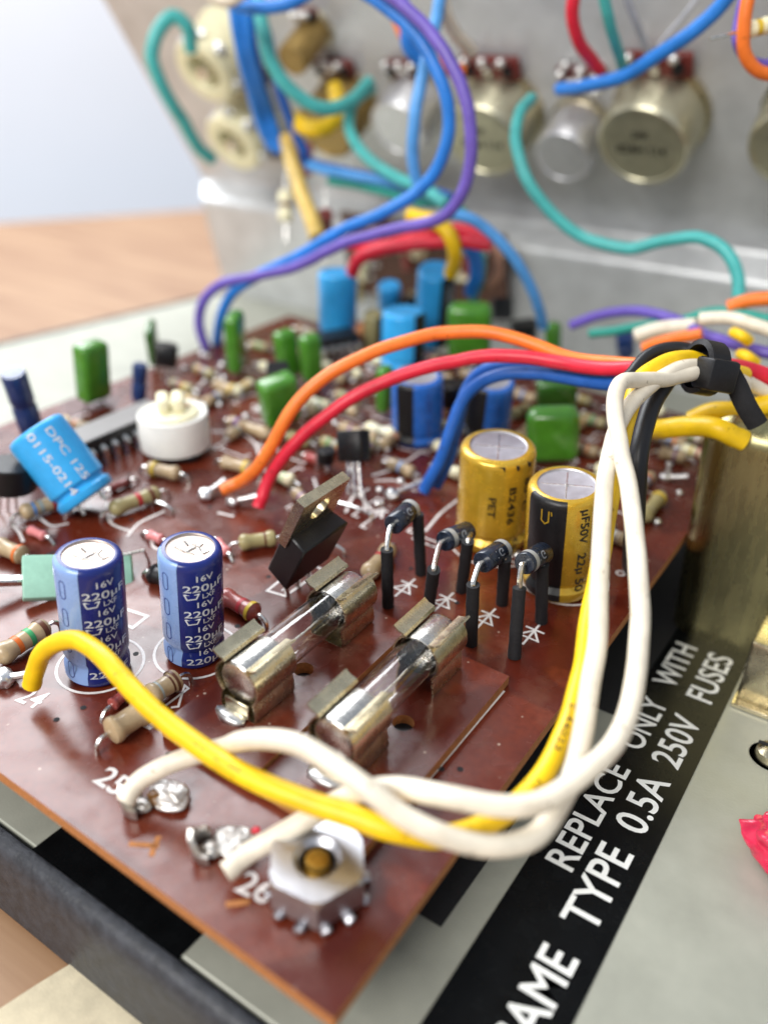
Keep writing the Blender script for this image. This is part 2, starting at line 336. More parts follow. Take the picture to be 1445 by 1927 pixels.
vs = [(XE(x, p), p.y, p.z) for x in (XL, XR) for p in pf] + [(XE(x, p), p.y, p.z) for x in (XL, XR) for p in back]; fs = []
for i in range(n - 1):
    fs += [(i, i + 1, n + i + 1, n + i), (2 * n + i, 3 * n + i, 3 * n + i + 1, 2 * n + i + 1), (i, 2 * n + i, 2 * n + i + 1, i + 1), (n + i, n + i + 1, 3 * n + i + 1, 3 * n + i)]
fs += [(n - 1, 3 * n - 1, 4 * n - 1, 2 * n - 1), (0, n, 3 * n, 2 * n)]
t.add(vs, fs); t.build('leaning_panel', M_PANEL, ch)

# the black sheets, a painted shadow strip and the warning label on the floor
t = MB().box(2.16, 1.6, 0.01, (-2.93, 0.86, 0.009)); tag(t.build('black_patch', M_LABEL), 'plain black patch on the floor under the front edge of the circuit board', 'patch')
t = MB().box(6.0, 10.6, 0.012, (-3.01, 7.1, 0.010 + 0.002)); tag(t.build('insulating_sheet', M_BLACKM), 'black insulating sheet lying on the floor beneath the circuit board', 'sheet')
t = MB().box(.52, 5.4, 0.008, (.235, 8.6, .007)); tag(t.build('shadow_strip', M_BLACKM), 'narrow black strip painted as shadow on the floor between board and transformer', 'strip')  # black strip painting in the deep shadow between board and transformer
lab = thing('warning_label', 'long black label with white fuse warning letters on the grey floor', 'label', Matrix.Translation((0.885, 0, 0.004)))
t = MB().box(1.11, 8.6, 0.010, (0, 4.55, 0.006), 0.002); t.build('label_film', M_LABEL, lab)
def flat(x0, y0): return lambda x, y: (x0 - y, y0 + x, 0.0140)
M_LET = mat('label_white', (0.80, 0.80, 0.76), 0.45, var=0.08)
for s_, xb, y0, y1, hh in (('REPLACE', .79, 3.17, 5.02, .325), ('ONLY', .78, 5.42, 6.55, .325), ('WITH', .745, 6.93, 8.10, .325), ('SAME', 1.25, 1.10, 2.25, .375), ('TYPE', 1.26, 2.60, 3.78, .37), ('0.5A', 1.26, 4.10, 5.10, .37), ('250V', 1.26, 5.37, 6.45, .36), ('FUSES', 1.26, 6.90, 8.15, .36)):
    t = MB().text(s_, y1 - y0, hh, 0.012, flat(xb - 0.885, y0)); t.build('printed_word', M_LET, lab)

# ------------------------------------------------------------------ circuit board
bd = thing('circuit_board', 'reddish brown phenolic circuit board with white printing', 'circuit board', BM)
t = MB().box(11.5, 13.2, 0.16, (-5.75, 6.6, -0.08)); o = t.build('board_slab', [M_BOARD, M_EDGE], bd)
for p in o.data.polygons: p.material_index = 0 if abs(p.normal.z) > 0.5 else 1
ZS = 0.004
def silk(name, pts, w=0.035, closed=False, px=True):
    q = [lp(*p) for p in pts] if px else pts
    return MB().stroke(q, w, closed, 0, lambda x, y: (x, y, ZS)).build(name, M_SILK, bd)
def ring(cx, cy, r, w=0.035, a0=0, a1=360, name='printed_ring'):
    n = 40; full = a1 - a0 >= 360
    silk(name, [(cx + r * math.cos(rad(a0 + (a1 - a0) * i / n)), cy + r * math.sin(rad(a0 + (a1 - a0) * i / n))) for i in range(n if full else n + 1)], w, full, False)
def num(s_, px0, px1, hh):                                     # a number set along its baseline
    a_ = Vector(lp(*px0)); b_ = Vector(lp(*px1)); u = (b_ - a_); L_ = u.length; u.normalize(); v = Vector((-u.y, u.x))
    MB().text(s_, L_, hh, 0.015, lambda x, y: (a_.x + u.x * x + v.x * y, a_.y + u.y * x + v.y * y, ZS)).build('printed_number', M_SILK, bd)
num('24', (28, 1318), (66, 1334), 0.27); num('25', (174, 1470), (218, 1498), 0.25); num('26', (440, 1675), (500, 1703), 0.24)
C1 = lp(190, 1250); C2 = lp(370, 1225)
ring(C1[0], C1[1], 0.50); ring(C2[0], C2[1], 0.50)
for px, r_ in (((785, 825), .52), ((915, 790), .45), ((930, 1020), .66), ((1060, 1090), .60), ((1030, 860), .5)):
    c_ = lp(*px); ring(c_[0], c_[1], r_, 0.03)
ring(*lp(1167, 1079), 0.055, 0.03); ring(*lp(385, 1110), 0.2, 0.04)
silk('printed_outline', [(503, 1112), (537, 1122), (608, 1072), (570, 1058)], 0.04, True)
silk('printed_outline', [(530, 1112), (595, 1066)], 0.025)
silk('printed_outline', [(948, 1300), (700, 1592), (610, 1572)], 0.035)
silk('printed_outline', [(232, 1145), (278, 1160), (250, 1182), (225, 1172)], 0.05, True)
silk('printed_outline', [(312, 1328), (355, 1296), (348, 1290), (336, 1330), (322, 1332)], 0.03)
silk('printed_outline', [(222, 1398), (246, 1378)], 0.04); silk('printed_outline', [(262, 1362), (285, 1372)], 0.04)
silk('printed_outline', [(612, 1470), (648, 1484)], 0.07)
for cx_, cy_ in ((765, 1108), (838, 1135), (918, 1166), (1003, 1196)):   # four diode symbols
    c_ = lp(cx_, cy_); X_ = c_[0]; Y_ = c_[1]
    MB().stroke([(X_ - .03, Y_ - .24), (X_ - .03, Y_ + .26)], .03, False, 0, lambda x, y: (x, y, ZS)).stroke([(X_ - .16, Y_ - .08), (X_ + .10, Y_ - .08), (X_ - .03, Y_ + .10)], .03, True, 0, lambda x, y: (x, y, ZS + .001)).stroke([(X_ - .16, Y_ + .11), (X_ + .10, Y_ + .11)], .03, False, 0, lambda x, y: (x, y, ZS + .002)).build('printed_symbol', M_SILK, bd)
for pts in ([(400, 812), (450, 815), (480, 835), (487, 855)], [(455, 785), (510, 800), (515, 815)], [(700, 895), (745, 885), (785, 905), (790, 925)], [(705, 905), (745, 905), (782, 925)], [(800, 1000), (830, 965), (862, 940)], [(20, 985), (35, 1000), (45, 1020)], [(75, 975), (100, 990), (130, 985)], [(200, 945), (210, 985), (245, 1000)], [(240, 1010), (262, 985), (310, 962)], [(410, 965), (440, 972)], [(285, 1010), (290, 1030), (320, 1040)], [(680, 920), (690, 965)], [(650, 965), (670, 930), (700, 960)], [(590, 900), (600, 930)], [(600, 760), (680, 790)], [(720, 860), (760, 868)], [(150, 870), (300, 820)], [(1150, 900), (1230, 930)], [(1100, 960), (1130, 975)]):
    q = spline([Vector(lp(*p)).to_3d() for p in pts], 6); silk('printed_line', [(v.x, v.y) for v in q], 0.045, False, False)
for px, s_, w_ in (((690, 965), 'A', .3),):
    c_ = lp(*px); MB().text(s_, w_, .28, 0.01, lambda x, y: (c_[0] + x, c_[1] + y, ZS)).build('printed_letter', M_SILK, bd)
for px in ((560, 1265), (757, 1360)):
    pass

for i in range(60):                                            # printed outlines round the small parts
    x = random.uniform(-11.0, -0.6); y = random.uniform(5.6, 12.8); w_ = random.uniform(.35, .7); d_ = random.choice((0, 1)); e = random.uniform(.08, .16)
    q = [(x, y + e), (x, y), (x + w_, y), (x + w_, y + e)]
    if d_: q = [(x + e, y), (x, y), (x, y + w_), (x + e, y + w_)]
    silk('printed_line', q, .035, False, False)
for i in range(70):                                            # drilled holes
    x = random.uniform(-11.2, -0.3); y = random.uniform(.5, 7.5)
    MB().lathe([(0, ZS), (.035, ZS)], 10, M=Matrix.Translation((x, y, 0))).build('drilled_hole', M_BLACKM, bd)
def solder(px, py, r=0.1, sd=1, par=None):
    x, y = lp(px, py); return MB().blob((x, y, 0.03), (r, r, r * .8), 0.25, 2, 2, seed=sd).build('solder_joint', M_SOLDER, par or bd)
for i in range(90):                                            # bright joints and wire ends among the parts
    x = random.uniform(-11.2, -0.4); y = random.uniform(6.2, 13.0)
    MB().blob((x, y, 0.03), (random.uniform(.05, .09),) * 2 + (0.06,), 0.3, 2, 1, seed=i).build('solder_joint', M_SOLDER, bd)
# flecks of bare wood-coloured board where a tool slipped
for pts in ([(243, 1588), (268, 1590), (300, 1592)], [(300, 1574), (292, 1590), (285, 1612)], [(425, 1703), (470, 1697)]):
    MB().stroke([lp(*p) for p in pts], 0.055, False, 0, lambda x, y: (x, y, ZS)).build('scratch', M_EDGE, bd)

# ------------------------------------------------------------------ fuse boards, clips and fuses
def fuse_board(x0, x1, y0, y1, hole, label, h0):
    o = thing('fuse_board', label, 'board', BM @ Matrix.Translation(((x0 + x1) / 2, (y0 + y1) / 2, 0.01)), 'small fuse boards')
    w, l = x1 - x0, y1 - y0; hx, hy = hole[0] - (x0 + x1) / 2, hole[1] - (y0 + y1) / 2
    b = bmesh.new(); n = 24; r = 0.12                           # a slab with a round hole
    ang = [2 * math.pi * i / n for i in range(n)]
    def outer(a_):
        c_, s_ = math.cos(a_), math.sin(a_); k = min([((w / 2 - hx) / c_ if c_ > 1e-6 else (-w / 2 - hx) / c_ if c_ < -1e-6 else 9e9), ((l / 2 - hy) / s_ if s_ > 1e-6 else (-l / 2 - hy) / s_ if s_ < -1e-6 else 9e9)]); return (hx + c_ * k, hy + s_ * k)
    angs = sorted(ang + [math.atan2(sy * l / 2 - hy, sx * w / 2 - hx) % (2 * math.pi) for sx in (-1, 1) for sy in (-1, 1)])
    m = MB(); n = len(angs); vs = []
    for z in (0, h0):
        vs += [outer(a_) + (z,) for a_ in angs] + [(hx + r * math.cos(a_), hy + r * math.sin(a_), z) for a_ in angs]
    for i in range(n):
        j = (i + 1) % n
        m.add([], []) if False else None
        m.f += [(2 * n + i, 2 * n + j, 3 * n + j, 3 * n + i), (n + i, n + j, j, i)]; m.m += [0, 0]
        m.f += [(i, j, 2 * n + j, 2 * n + i), (n + i, 3 * n + i, 3 * n + j, n + j)]; m.m += [1, 1]
    m.v = [Vector(v) for v in vs]; m.build('board_slab', [M_BOARD, M_EDGE], o)
    MB().lathe([(0, 0.012), (0.118, 0.012)], 20, M=Matrix.Translation((hx, hy, 0))).build('hole_bottom', M_BLACKM, o)
    return o
h1 = lp(571, 1262, .16); h2 = lp(759, 1358, .16)
fuse_board(-3.30, -2.03, 1.30, 4.27, h1, 'small brown fuse board under the left glass fuse', 0.17)
fuse_board(-2.00, -0.65, 1.30, 4.20, h2, 'small brown fuse board under the right glass fuse', 0.13)
RF_ = 0.27; ZF = 0.62
def clip(o, y0, y1, zb, stop=0):
    """a sprung clip: flat base, two legs that wrap the fuse, lips rolled outward at the top"""
    q = []; 
    for i in range(13):
        a_ = rad(-52 + 112 * i / 12); q.append((RF_ * 1.03 * math.cos(a_), ZF + RF_ * 1.03 * math.sin(a_)))
    q = [(0.0, zb + 0.01), (0.22, zb + 0.01), (0.235, zb + 0.06), (0.225, ZF - 0.26)] + q[1:]
    e = q[-1]; q += [(e[0] + 0.02, e[1] + 0.035), (e[0] + 0.10, e[1] + 0.055), (e[0] + 0.155, e[1] + 0.10)]
    pts = [(-x, z) for x, z in q[::-1]] + q[1:]
    th = 0.022; P = [Vector(p) for p in pts]; n = len(P); off = []
    for i in range(n):
        d_ = (P[min(i + 1, n - 1)] - P[max(i - 1, 0)]).normalized(); off.append(P[i] + Vector((d_.y, -d_.x)) * th)
    m = MB(); vs = [(p.x, y, p.y) for y in (y0, y1) for p in P] + [(p.x, y, p.y) for y in (y0, y1) for p in off]; fs = []
    for i in range(n - 1):
        fs += [(i, i + 1, n + i + 1, n + i), (2 * n + i, 3 * n + i, 3 * n + i + 1, 2 * n + i + 1), (i, 2 * n + i, 2 * n + i + 1, i + 1), (n + i, n + i + 1, 3 * n + i + 1, 3 * n + i)]
    fs += [(0, n, 3 * n, 2 * n), (n - 1, 3 * n - 1, 4 * n - 1, 2 * n - 1)]
    m.add(vs, fs); c_ = m.build('clip_spring', M_NICK, o)
    return c_
def fuse(xc, ya, yb, zb, la, lb, lc, zo=0.0):
    Z = ZF
    for k, (y0, y1) in enumerate(((ya - 0.02, ya + 0.62), (yb - 0.60, yb + 0.04))):
        o = thing('fuse_clip', (la, lb)[k], 'fuse clip', BM @ Matrix.Translation((xc, 0, zo)), 'sprung fuse clips')
        clip(o, y0, y1, zb)
        if k == 0:
            MB().box(0.34, 0.03, 0.20, (0.0, y0 - 0.01, zb + 0.12), 0.01).build('end_stop', M_NICK, o)
            MB().blob((-0.05, y0 - 0.06, zb + 0.02), (0.22, 0.12, 0.05), 0.3, 3, 2, seed=xc).build('solder_joint', M_SOLDER, o)
        else:
            MB().box(0.34, 0.03, 0.20, (0.0, y1 + 0.01, zb + 0.12), 0.01).build('end_stop', M_NICK, o)
    o = thing('glass_fuse', lc, 'fuse', BM @ mat4(Vector((xc, ya, Z + zo)), Vector((1, 0, 0)), Vector((0, 0, -1)), Vector((0, 1, 0))), 'glass tube fuses')
    L_ = yb - ya
    for z0, s in ((0, 1), (L_, -1)):
        MB().lathe([(0, z0), (0.21, z0), (0.245, z0 + s * 0.02), (0.258, z0 + s * 0.05), (0.258, z0 + s * 0.52), (0.252, z0 + s * 0.555), (0.243, z0 + s * 0.56), (0.243, z0 + s * 0.30), (0, z0 + s * 0.30)], 32).build('end_cap', M_CAPEND, o)
    MB().lathe([(0.240, 0.32), (0.240, L_ - 0.32), (0.222, L_ - 0.32), (0.222, 0.32), (0.240, 0.32)], 32).build('glass_tube', M_GLASS, o)
    MB().tube([(0.0, 0.0, 0.31), (0.02, 0.015, L_ / 2), (0, 0, L_ - 0.31)], 0.013, 6).build('fuse_wire', M_TIN, o)
fuse(-2.72, 1.90, 4.02, 0.18, 'near clip gripping the front end of the left glass fuse', 'far clip gripping the back end of the left glass fuse', 'left glass fuse beside the two blue capacitors')
fuse(-1.42, 1.85, 3.95, 0.14, 'near clip gripping the front end of the right glass fuse', 'far clip of the right glass fuse, beside the diode legs', 'right glass fuse nearer the black warning label', -0.02)

# ------------------------------------------------------------------ electrolytic capacitors
def can_profile(r, h, groove=True):
    p = [(r * .80, 0), (r * .95, 0.012), (r * 1.0, 0.05)]
    if groove: p += [(r * 1.0, h * .10), (r * .88, h * .145), (r * .88, h * .165), (r * 1.0, h * .215)]
    return p + [(r * 1.0, h - 0.10), (r * .985, h - 0.05), (r * .94, h - 0.015), (r * .87, h), (r * .76, h + 0.002)]
def elec(label, base, top, r, h, sleeve, stripe=None, toppy=M_ALU, vent='cross', groove=True, group='electrolytic capacitors', yaw=0, deco=None, basept=None, tippt=None, lift=0.04):
    b = basept or W(base[0], base[1], lift); T = tippt or (tip(b, top[0], top[1], h) if top else b + ZP * h)
    o = thing('electrolytic_capacitor', label, 'capacitor', face(b, T - b, yaw), group)
    pf_ = can_profile(r, h, groove); sl = MB().lathe(pf_, 40).build('sleeve', sleeve, o)
    MB().lathe([(0, 0.0), (r * .82, 0.0)], 24).build('rubber_base', M_BLACKM, o)
    if stripe:
        m_, a0, a1 = stripe; MB().lathe([(q_[0] + 0.0035, q_[1]) for q_ in pf_[2:-1]], 16, a0, a1).build('stripe', m_, sl)
    mt = MB().lathe([(0, h - 0.022), (r * .70, h - 0.022), (r * .745, h - 0.018), (r * .77, h - 0.004)], 32).build('metal_top', toppy, o)
    if vent == 'cross':
        MB().box(r * 1.3, 0.018, 0.006, (0, 0, h - 0.020)).box(0.018, r * 1.3, 0.006, (0, 0, h - 0.0195)).blob((0, 0, h - .02), (.03, .03, .012), 0, 1, 1).build('vent_score', M_TIN, mt)
    elif vent == 'scribble':
        m = MB()
        for pts in ([(-.05, -.16), (.06, -.05), (-.02, .06)], [(.06, -.05), (.10, .04)], [(-.10, .02), (-.02, .10), (-.08, .14)], [(.0, .10), (.10, .14), (.05, .20)], [(-.14, -.06), (-.06, -.02)]):
            m.tube([(x * r / .35, y * r / .35, h - 0.018) for x, y in pts], 0.012, 6)
        m.build('vent_score', M_TIN, mt)
    for s in (-1, 1): MB().tube([(0, s * r * .4, 0.0), (0, s * r * .42, -0.16)], 0.03, 8).build('lead', M_TIN, o)
    if deco: deco(sl, r, h)
    return o
def deco220(o, r, h):
    for k in range(4):                                         # the sleeve's repeated rows
        z = h - 0.36 - k * 0.37
        for txt, dz, w_, hh in (('220µF', 0, .50, .12), ('16V', .145, .20, .08)):
            if z + dz < 0.06 or z + dz > h - .12: continue
            MB().text(txt, w_, hh, 0.01, cyl(r + 0.005, rad(-16) if txt[0] == '2' else rad(8)), 0, 0, z + dz).build('printed_text', M_PRINTW, o)
        if z - .12 > 0.08:
            MB().stroke([(0, z - .035), (.16, z - .03), (.13, z - .095), (.03, z - .105)], 0.016, True, 0, cyl(r + 0.005, rad(-14))).build('printed_mark', M_PRINTW, o)
            MB().text('LXF', .16, .065, 0.005, cyl(r + 0.005, rad(18)), 0, 0, z - .105).build('printed_text', M_PRINTW, o)
        z2 = h - 0.28 - k * 0.37
        if z2 - .13 > 0:
            q_ = [(.04 * sx * (1 - .35 * (abs(sy) > .1)), z2 + sy) for sx, sy in ((1, -.085), (1, .085), (.6, .115), (-.6, .115), (-1, .085), (-1, -.085), (-.6, -.115), (.6, -.115))]
            MB().stroke(q_, 0.012, True, 0, cyl(r + 0.006, rad(-52))).build('printed_slot', M_PRINTN, o)
elec('left navy capacitor with pale stripe, behind the yellow wire', (186, 1256), (166, 1042), 0.365, 1.62, M_NAVY, (M_PALE, -100, -20), M_PINKALU, 'scribble', deco=deco220, group='navy capacitors with pale stripe')
elec('right navy capacitor with pale stripe, beside the left fuse clip', (367, 1222), (358, 1030), 0.355, 1.56, M_NAVY, (M_PALE, -100, -26), M_PINKALU, 'scribble', deco=deco220, group='navy capacitors with pale stripe')
def decogold(o, r, h):
    for txt, a_, z, L_ in (('PET', -8, h * .66, .34), ('B2436', 22, h * .76, .62), ('85°C', 48, h * .82, .55), ('24', 14, h * .16, .2), ('436', 34, h * .20, .24)):
        MB().text(txt, L_, .105, 0.016, cylv(r + 0.006, rad(a_), z)).build('printed_text', M_PRINTB, o)
    for a_ in (8, 30, 52): MB().box(.012, .09, .07, (r * .975 * math.cos(rad(a_)), r * .975 * math.sin(rad(a_)), h - .075), M=Matrix()).build('printed_mark', M_PRINTB, o)
elec('gold capacitor lettered PET standing behind the second diode', (924, 1008), (938, 838), 0.53, 1.56, M_GOLD, None, M_ALU, deco=decogold)
def decobig(o, r, h):
    for txt, a_, z, L_ in (('µF50V', 26, h * .94, .52), ('22µ 50', 26, h * .52, .62)):
        MB().text(txt, L_, .15, 0.016, cylv(r + 0.006, rad(a_), z)).build('printed_text', M_PRINTB, o)
    MB().stroke([(-.10, h - .14), (-.10, h - .30), (-.05, h - .34), (0, h - .30), (.0, h - .14)], 0.018, False, 0, cyl(r + .006, rad(-22))).build('printed_mark', M_GOLD, o)
    MB().stroke([(.03, h - .14), (.04, h - .20)], 0.018, False, 0, cyl(r + .006, rad(-22))).build('printed_mark', M_GOLD, o)
elec('gold capacitor with wide black stripe behind the fourth diode', (1050, 1095), (1066, 910), 0.49, 1.60, M_GOLD, (M_BLACK, -62, 4), M_ALU, deco=decobig)
def decosky(o, r, h):
    for txt, a_, z, L_ in (('DPC 125', 14, h * .90, 1.05), ('0115-0214', -20, h * .95, 1.25)):
        MB().text(txt, L_ * .85, .12, 0.01, cylv(r + 0.006, rad(a_), z)).build('printed_text', M_PRINTW, o)
bq = W(167, 938, 0.30); bd_ = (bq - CAM).dot(RF)
elec('sky blue capacitor tilted far over at the left of the board', None, None, 0.455, 1.27, M_SKY, None, M_SKY, None, deco=decosky, basept=bq, tippt=D(76, 822, bd_ - .22))
def decostripe(o, r, h):
    MB().text('16V 220', .8, .10, 0.008, cylv(r + 0.006, rad(20), h * .85)).build('printed_text', M_PRINTN, o)
def decow(o, r, h):
    MB().text('CEC', .5, .14, 0.008, cylv(r + 0.008, rad(38), h * .9)).build('printed_text', M_PRINTW, o)
elec('mid blue capacitor with black stripe standing in a printed ring', (785, 822), (785, 708), 0.46, 1.20, M_BLUE, (M_BLACK, -50, -8), M_ALU, None, deco=decostripe)
elec('dark blue capacitor with black stripe behind the gold capacitor', (912, 815), (925, 715), 0.42, 1.15, M_BLUE, (M_BLACK, -85, -5), M_ALU, None, deco=decostripe)
elec('sky blue capacitor alone under the end of a red wire at the back', (636, 640), None, 0.44, 1.60, M_SKY, None, M_SKY, None)
elec('sky blue capacitor with lettered black stripe under a yellow wire', (812, 640), (822, 508), 0.42, 1.90, M_SKY, (M_BLACK, 18, 75), M_SKY, None, deco=decow)
elec('sky blue capacitor whose top shows above the orange wire', (757, 690), None, 0.46, 1.25, M_SKY, (M_BLACK, 30, 80), M_SKY, None)
elec('small pale blue capacitor between the two tall sky blue ones', (733, 610), (733, 535), 0.27, 1.1, M_SKY, None, M_SKY, None)
elec('thin olive capacitor beside an orange disc at the back', (702, 655), (703, 590), 0.22, 0.9, M_OLIVE, (M_BLACK, 25, 80), M_OLIVE, None)
# stacked thin navy tubes
def sleevecap(label, b, t_, r, h, lift):
    p = W(b[0], b[1], lift); T = tip(p, t_[0], t_[1], h); o = thing('film_capacitor', label, 'capacitor', face(p, T - p), 'small navy tube capacitors')
    MB().lathe([(0, 0), (r * .9, 0.01), (r, .05), (r, h * .46), (r * .86, h * .5), (r * .86, h * .53), (r, h * .57), (r, h - .05), (r * .9, h - .01), (0, h)], 24).build('body', M_INK, o)
    for s in (-1, 1): MB().tube([(0, s * r * .4, 0), (0, s * r * .5, -lift - .05)], 0.025, 6).build('lead', M_TIN, o)
sleevecap('navy two-step tube capacitor leaning behind the tilted sky blue one', (64, 818), (24, 700), .205, 1.32, .25)
sleevecap('short navy tube capacitor standing behind the white trimmer', (262, 752), (264, 685), .145, .75, .08)
sleevecap('short navy tube capacitor at the back right of the board', (1178, 668), (1175, 630), .2, .55, .08)

# ------------------------------------------------------------------ dipped film capacitors
def film(label, b, t_, w, th, h, yaw, m=M_GREEN, lift=0.12, g='green dipped capacitors', bev=.11):
    p = W(b[0], b[1], lift); T = tip(p, t_[0], t_[1], h); o = thing('film_capacitor', label, 'capacitor', face(p, T - p, yaw), g)
    MB().box(th, w, h, (0, 0, h / 2), min(bev, th * .42), 4).build('body', m, o)
    for s in (-1, 1): MB().tube([(0, s * w * .32, .03), (0, s * w * .33, -lift - .08)], 0.025, 6).build('lead', M_TIN, o)
film('large green capacitor standing against the pale floor strip at left', (178, 750), (170, 645), .62, .40, 1.15, 38)
film('thin dark green capacitor beside the black transistor at left', (292, 676), (282, 612), .60, .18, .85, 78, M_GREEND)
film('green capacitor seen edge on near the end of the blue wire', (447, 694), (440, 590), .6, .30, 1.25, 70)
film('left one of the two green capacitors standing together', (546, 706), (534, 622), .46, .34, 1.0, 30)
film('right one of the two green capacitors standing together', (588, 714), (582, 630), .42, .34, 1.0, 30)
film('green capacitor under the orange wire in front of the pair', (530, 790), (520, 712), .70, .42, .95, 25)
film('narrow green capacitor half hidden under the red wire', (722, 772), (724, 690), .34, .24, .95, 55)
film('big green capacitor standing behind the two gold ones', (1040, 862), (1040, 768), .88, .46, 1.0, 0, bev=.18)
film('dark green capacitor behind the big green one, under the blue wire', (1045, 775), (1048, 712), .75, .40, .95, 8, M_GREEND)
film('shiny round green capacitor behind the orange wire', (882, 672), (884, 572), .95, .5, 1.35, 0, bev=.2)
film('narrow green capacitor at the foot of the sky blue wire', (1040, 668), (1040, 608), .34, .3, .8, 45)
# mint slab lying behind the left navy capacitor, and a tin clip
p = W(148, 1085, .16); tt = thing('film_capacitor', 'mint green slab capacitor lying behind the left navy capacitor', 'capacitor', face(p, ZP, 0) @ Matrix.Rotation(rad(-12), 4, 'X') @ Matrix.Rotation(rad(38), 4, 'Y'))
MB().box(.60, 1.38, .16, (0, 0, .0), .025, 2).build('body', M_MINT, tt)
MB().box(.56, .02, .13, (0, .695, -.003), .005).build('end_face', M_GREEND, tt)
MB().tube([(0.0, .62, -.1), (.12, .85, -.12), (.16, 1.02, -.2)], .022, 6).build('lead', M_TIN, tt); MB().tube([(-.2, .5, .2), (-.3, .85, .15), (-.2, 1.0, -.2)], .022, 6).build('lead', M_TIN, tt)
p = W(48, 1092, .16); tt = thing('metal_bracket', 'grey tinned strip lying at the left edge in front of the mint slab', 'bracket', face(p, ZP, 0) @ Matrix.Rotation(rad(-14), 4, 'X'))
MB().box(.16, 1.25, .10, (0, -.1, 0), .02, 1).build('strip', M_TIN, tt); MB().box(.22, .25, .16, (0, .32, .0), .02, 1).build('sleeve', M_BLACK, tt)

# ------------------------------------------------------------------ trimmer, chips, transistors
p = W(332, 838, .12); tr = thing('trimmer_potentiometer', 'round white trimmer with slotted knob standing on the board', 'trimmer', face(p, ZP))
MB().lathe([(0, 0), (.56, 0), (.60, .03), (.60, .60), (.585, .63), (.56, .64), (.50, .61), (0, .61)], 40).build('body', M_WHITEP, tr)
MB().box(.50, .22, .26, (-.05, -.135, .80), .08, 4).box(.50, .22, .26, (-.05, .115, .80), .08, 4).build('knob', M_CREAM, tr)
MB().lathe([(.44, .615), (.44, .66), (.38, .69), (0, .69)], 32).build('dial', M_CREAM, tr)
MB().box(.12, .5, .12, (.5, .05, -.02), .02).build('base_window', M_BLACK, tr); MB().box(.8, .8, .1, (0, 0, -.06), .02).build('base', M_BLACK, tr)
MB().box(.08, .10, .02, (-.10, .24, .69), .005).build('paint_dot', BAND['orange'], tr)
def chip(label, p0, p1, w, hh, top, npin=9):
    a_ = W(p0[0], p0[1], .12); b_ = W(p1[0], p1[1], .12); u = (b_ - a_); L_ = u.length; u.normalize(); v = ZP.cross(u)
    o = thing('chip', label, 'chip', mat4((a_ + b_) / 2, u, v, ZP)); MB().box(L_, w, hh, (0, 0, hh / 2), .025, 1).build('body', M_BLACK, o)
    if top: MB().box(L_ * .98, w * .94, .02, (0, 0, hh + .01), .005).build('metal_top', top, o)
    for s in (-1, 1):
        for i in range(npin):
            x = -L_ / 2 + L_ * (i + .5) / npin; MB().tube([(x, s * (w / 2 - .01), hh * .5), (x, s * (w / 2 + .07), hh * .42), (x, s * (w / 2 + .08), -.14)], .06, 4, rz=.025).build('pin', M_TIN, o)
chip('long chip with dull grey top between trimmer and tilted blue capacitor', (118, 872), (300, 792), .62, .34, mat('chip_grey', (.20, .19, .185), .45))
chip('black chip lying among green and sky blue capacitors at the back', (590, 668), (668, 655), .55, .42, None, 5)
def to92(label, b, t_, yaw, r=.235, h=.48, lift=.55):
    p = W(b[0], b[1], lift); T = tip(p, t_[0], t_[1], h) if t_ else p + ZP * h
    o = thing('transistor', label, 'transistor', face(p, T - p, yaw), 'black transistors')
    q_ = [(r * math.cos(rad(a_)), r * math.sin(rad(a_))) for a_ in range(-130, 131, 20)]
    MB().prism(q_, 0, h, bev=.02).build('body', M_BLACK, o)
    for k in (-1, 0, 1): MB().tube([(-.05, k * .1, 0), (-.05 + .02 * k, k * .13, -lift - .08)], .022, 6).build('leg', M_TIN, o)
to92('square black transistor standing behind the tabbed power transistor', (667, 868), (664, 808), 150, .27, .50, .50)
to92('black transistor beside the dark green capacitor at left', (312, 688), (314, 648), 170, .24, .45, .30)
to92('large black transistor cut by the left picture edge', (18, 915), (18, 868), 20, .40, .42, .45)
to92('black transistor peeping over the green capacitor under the orange wire', (524, 712), (522, 690), 0, .22, .4, .5)
to92('black transistor at the back below a purple wire', (945, 600), (944, 556), 0, .26, .5, .4)
to92('black transistor at the foot of the long sky blue wire', (985, 640), (985, 605), 20, .32, .45, .15)
to92('black transistor behind the pale blue capacitor at the back', (768, 606), (768, 552), 0, .24, .6, .3)
to92('black transistor between the mid blue and dark blue capacitors', (850, 760), (852, 718), 0, .25, .5, .2)
to92('little dark transistor lying left of the power transistor tab', (612, 868), (614, 845), 40, .16, .25, .15)
# power transistor, tab up, tilted
xx = (XP * .90 - ZP * .43).normalized(); yy = YP.copy(); zz = xx.cross(yy).normalized()
lx, ly = lp(541, 1122); fb = PB(lx + .02, ly + .25, .36)
pt = thing('power_transistor', 'black power transistor with bare metal tab leaning over the board', 'transistor', mat4(fb, xx, yy, zz))
MB().prism([(-.24, -.40), (.16, -.46), (.16, .46), (-.24, .40)], -.02, .78, bev=.025, seg=1).build('body', M_BLACK, pt)
tb = MB(); n = 28; angs = sorted([2 * math.pi * i / n for i in range(n)]); cz = 1.08; R_ = .17; W_ = .46; z0, z1 = .60, 1.38; vs = []
def outl(a_):
    c_, s_ = math.cos(a_), math.sin(a_); k = min((W_ / abs(c_) if abs(c_) > 1e-6 else 9), ((z1 - cz) / s_ if s_ > 1e-6 else (z0 - cz) / s_ if s_ < -1e-6 else 9)); return (c_ * k, cz + s_ * k)
angs = sorted(angs + [math.atan2(dz, dy) % (2 * math.pi) for dy in (-W_, W_) for dz in (z1 - cz, z0 - cz)]); n = len(angs)
for x in (-.245, -.105): vs += [(x,) + outl(a_) for a_ in angs] + [(x, R_ * math.cos(a_), cz + R_ * math.sin(a_)) for a_ in angs]
fs = []
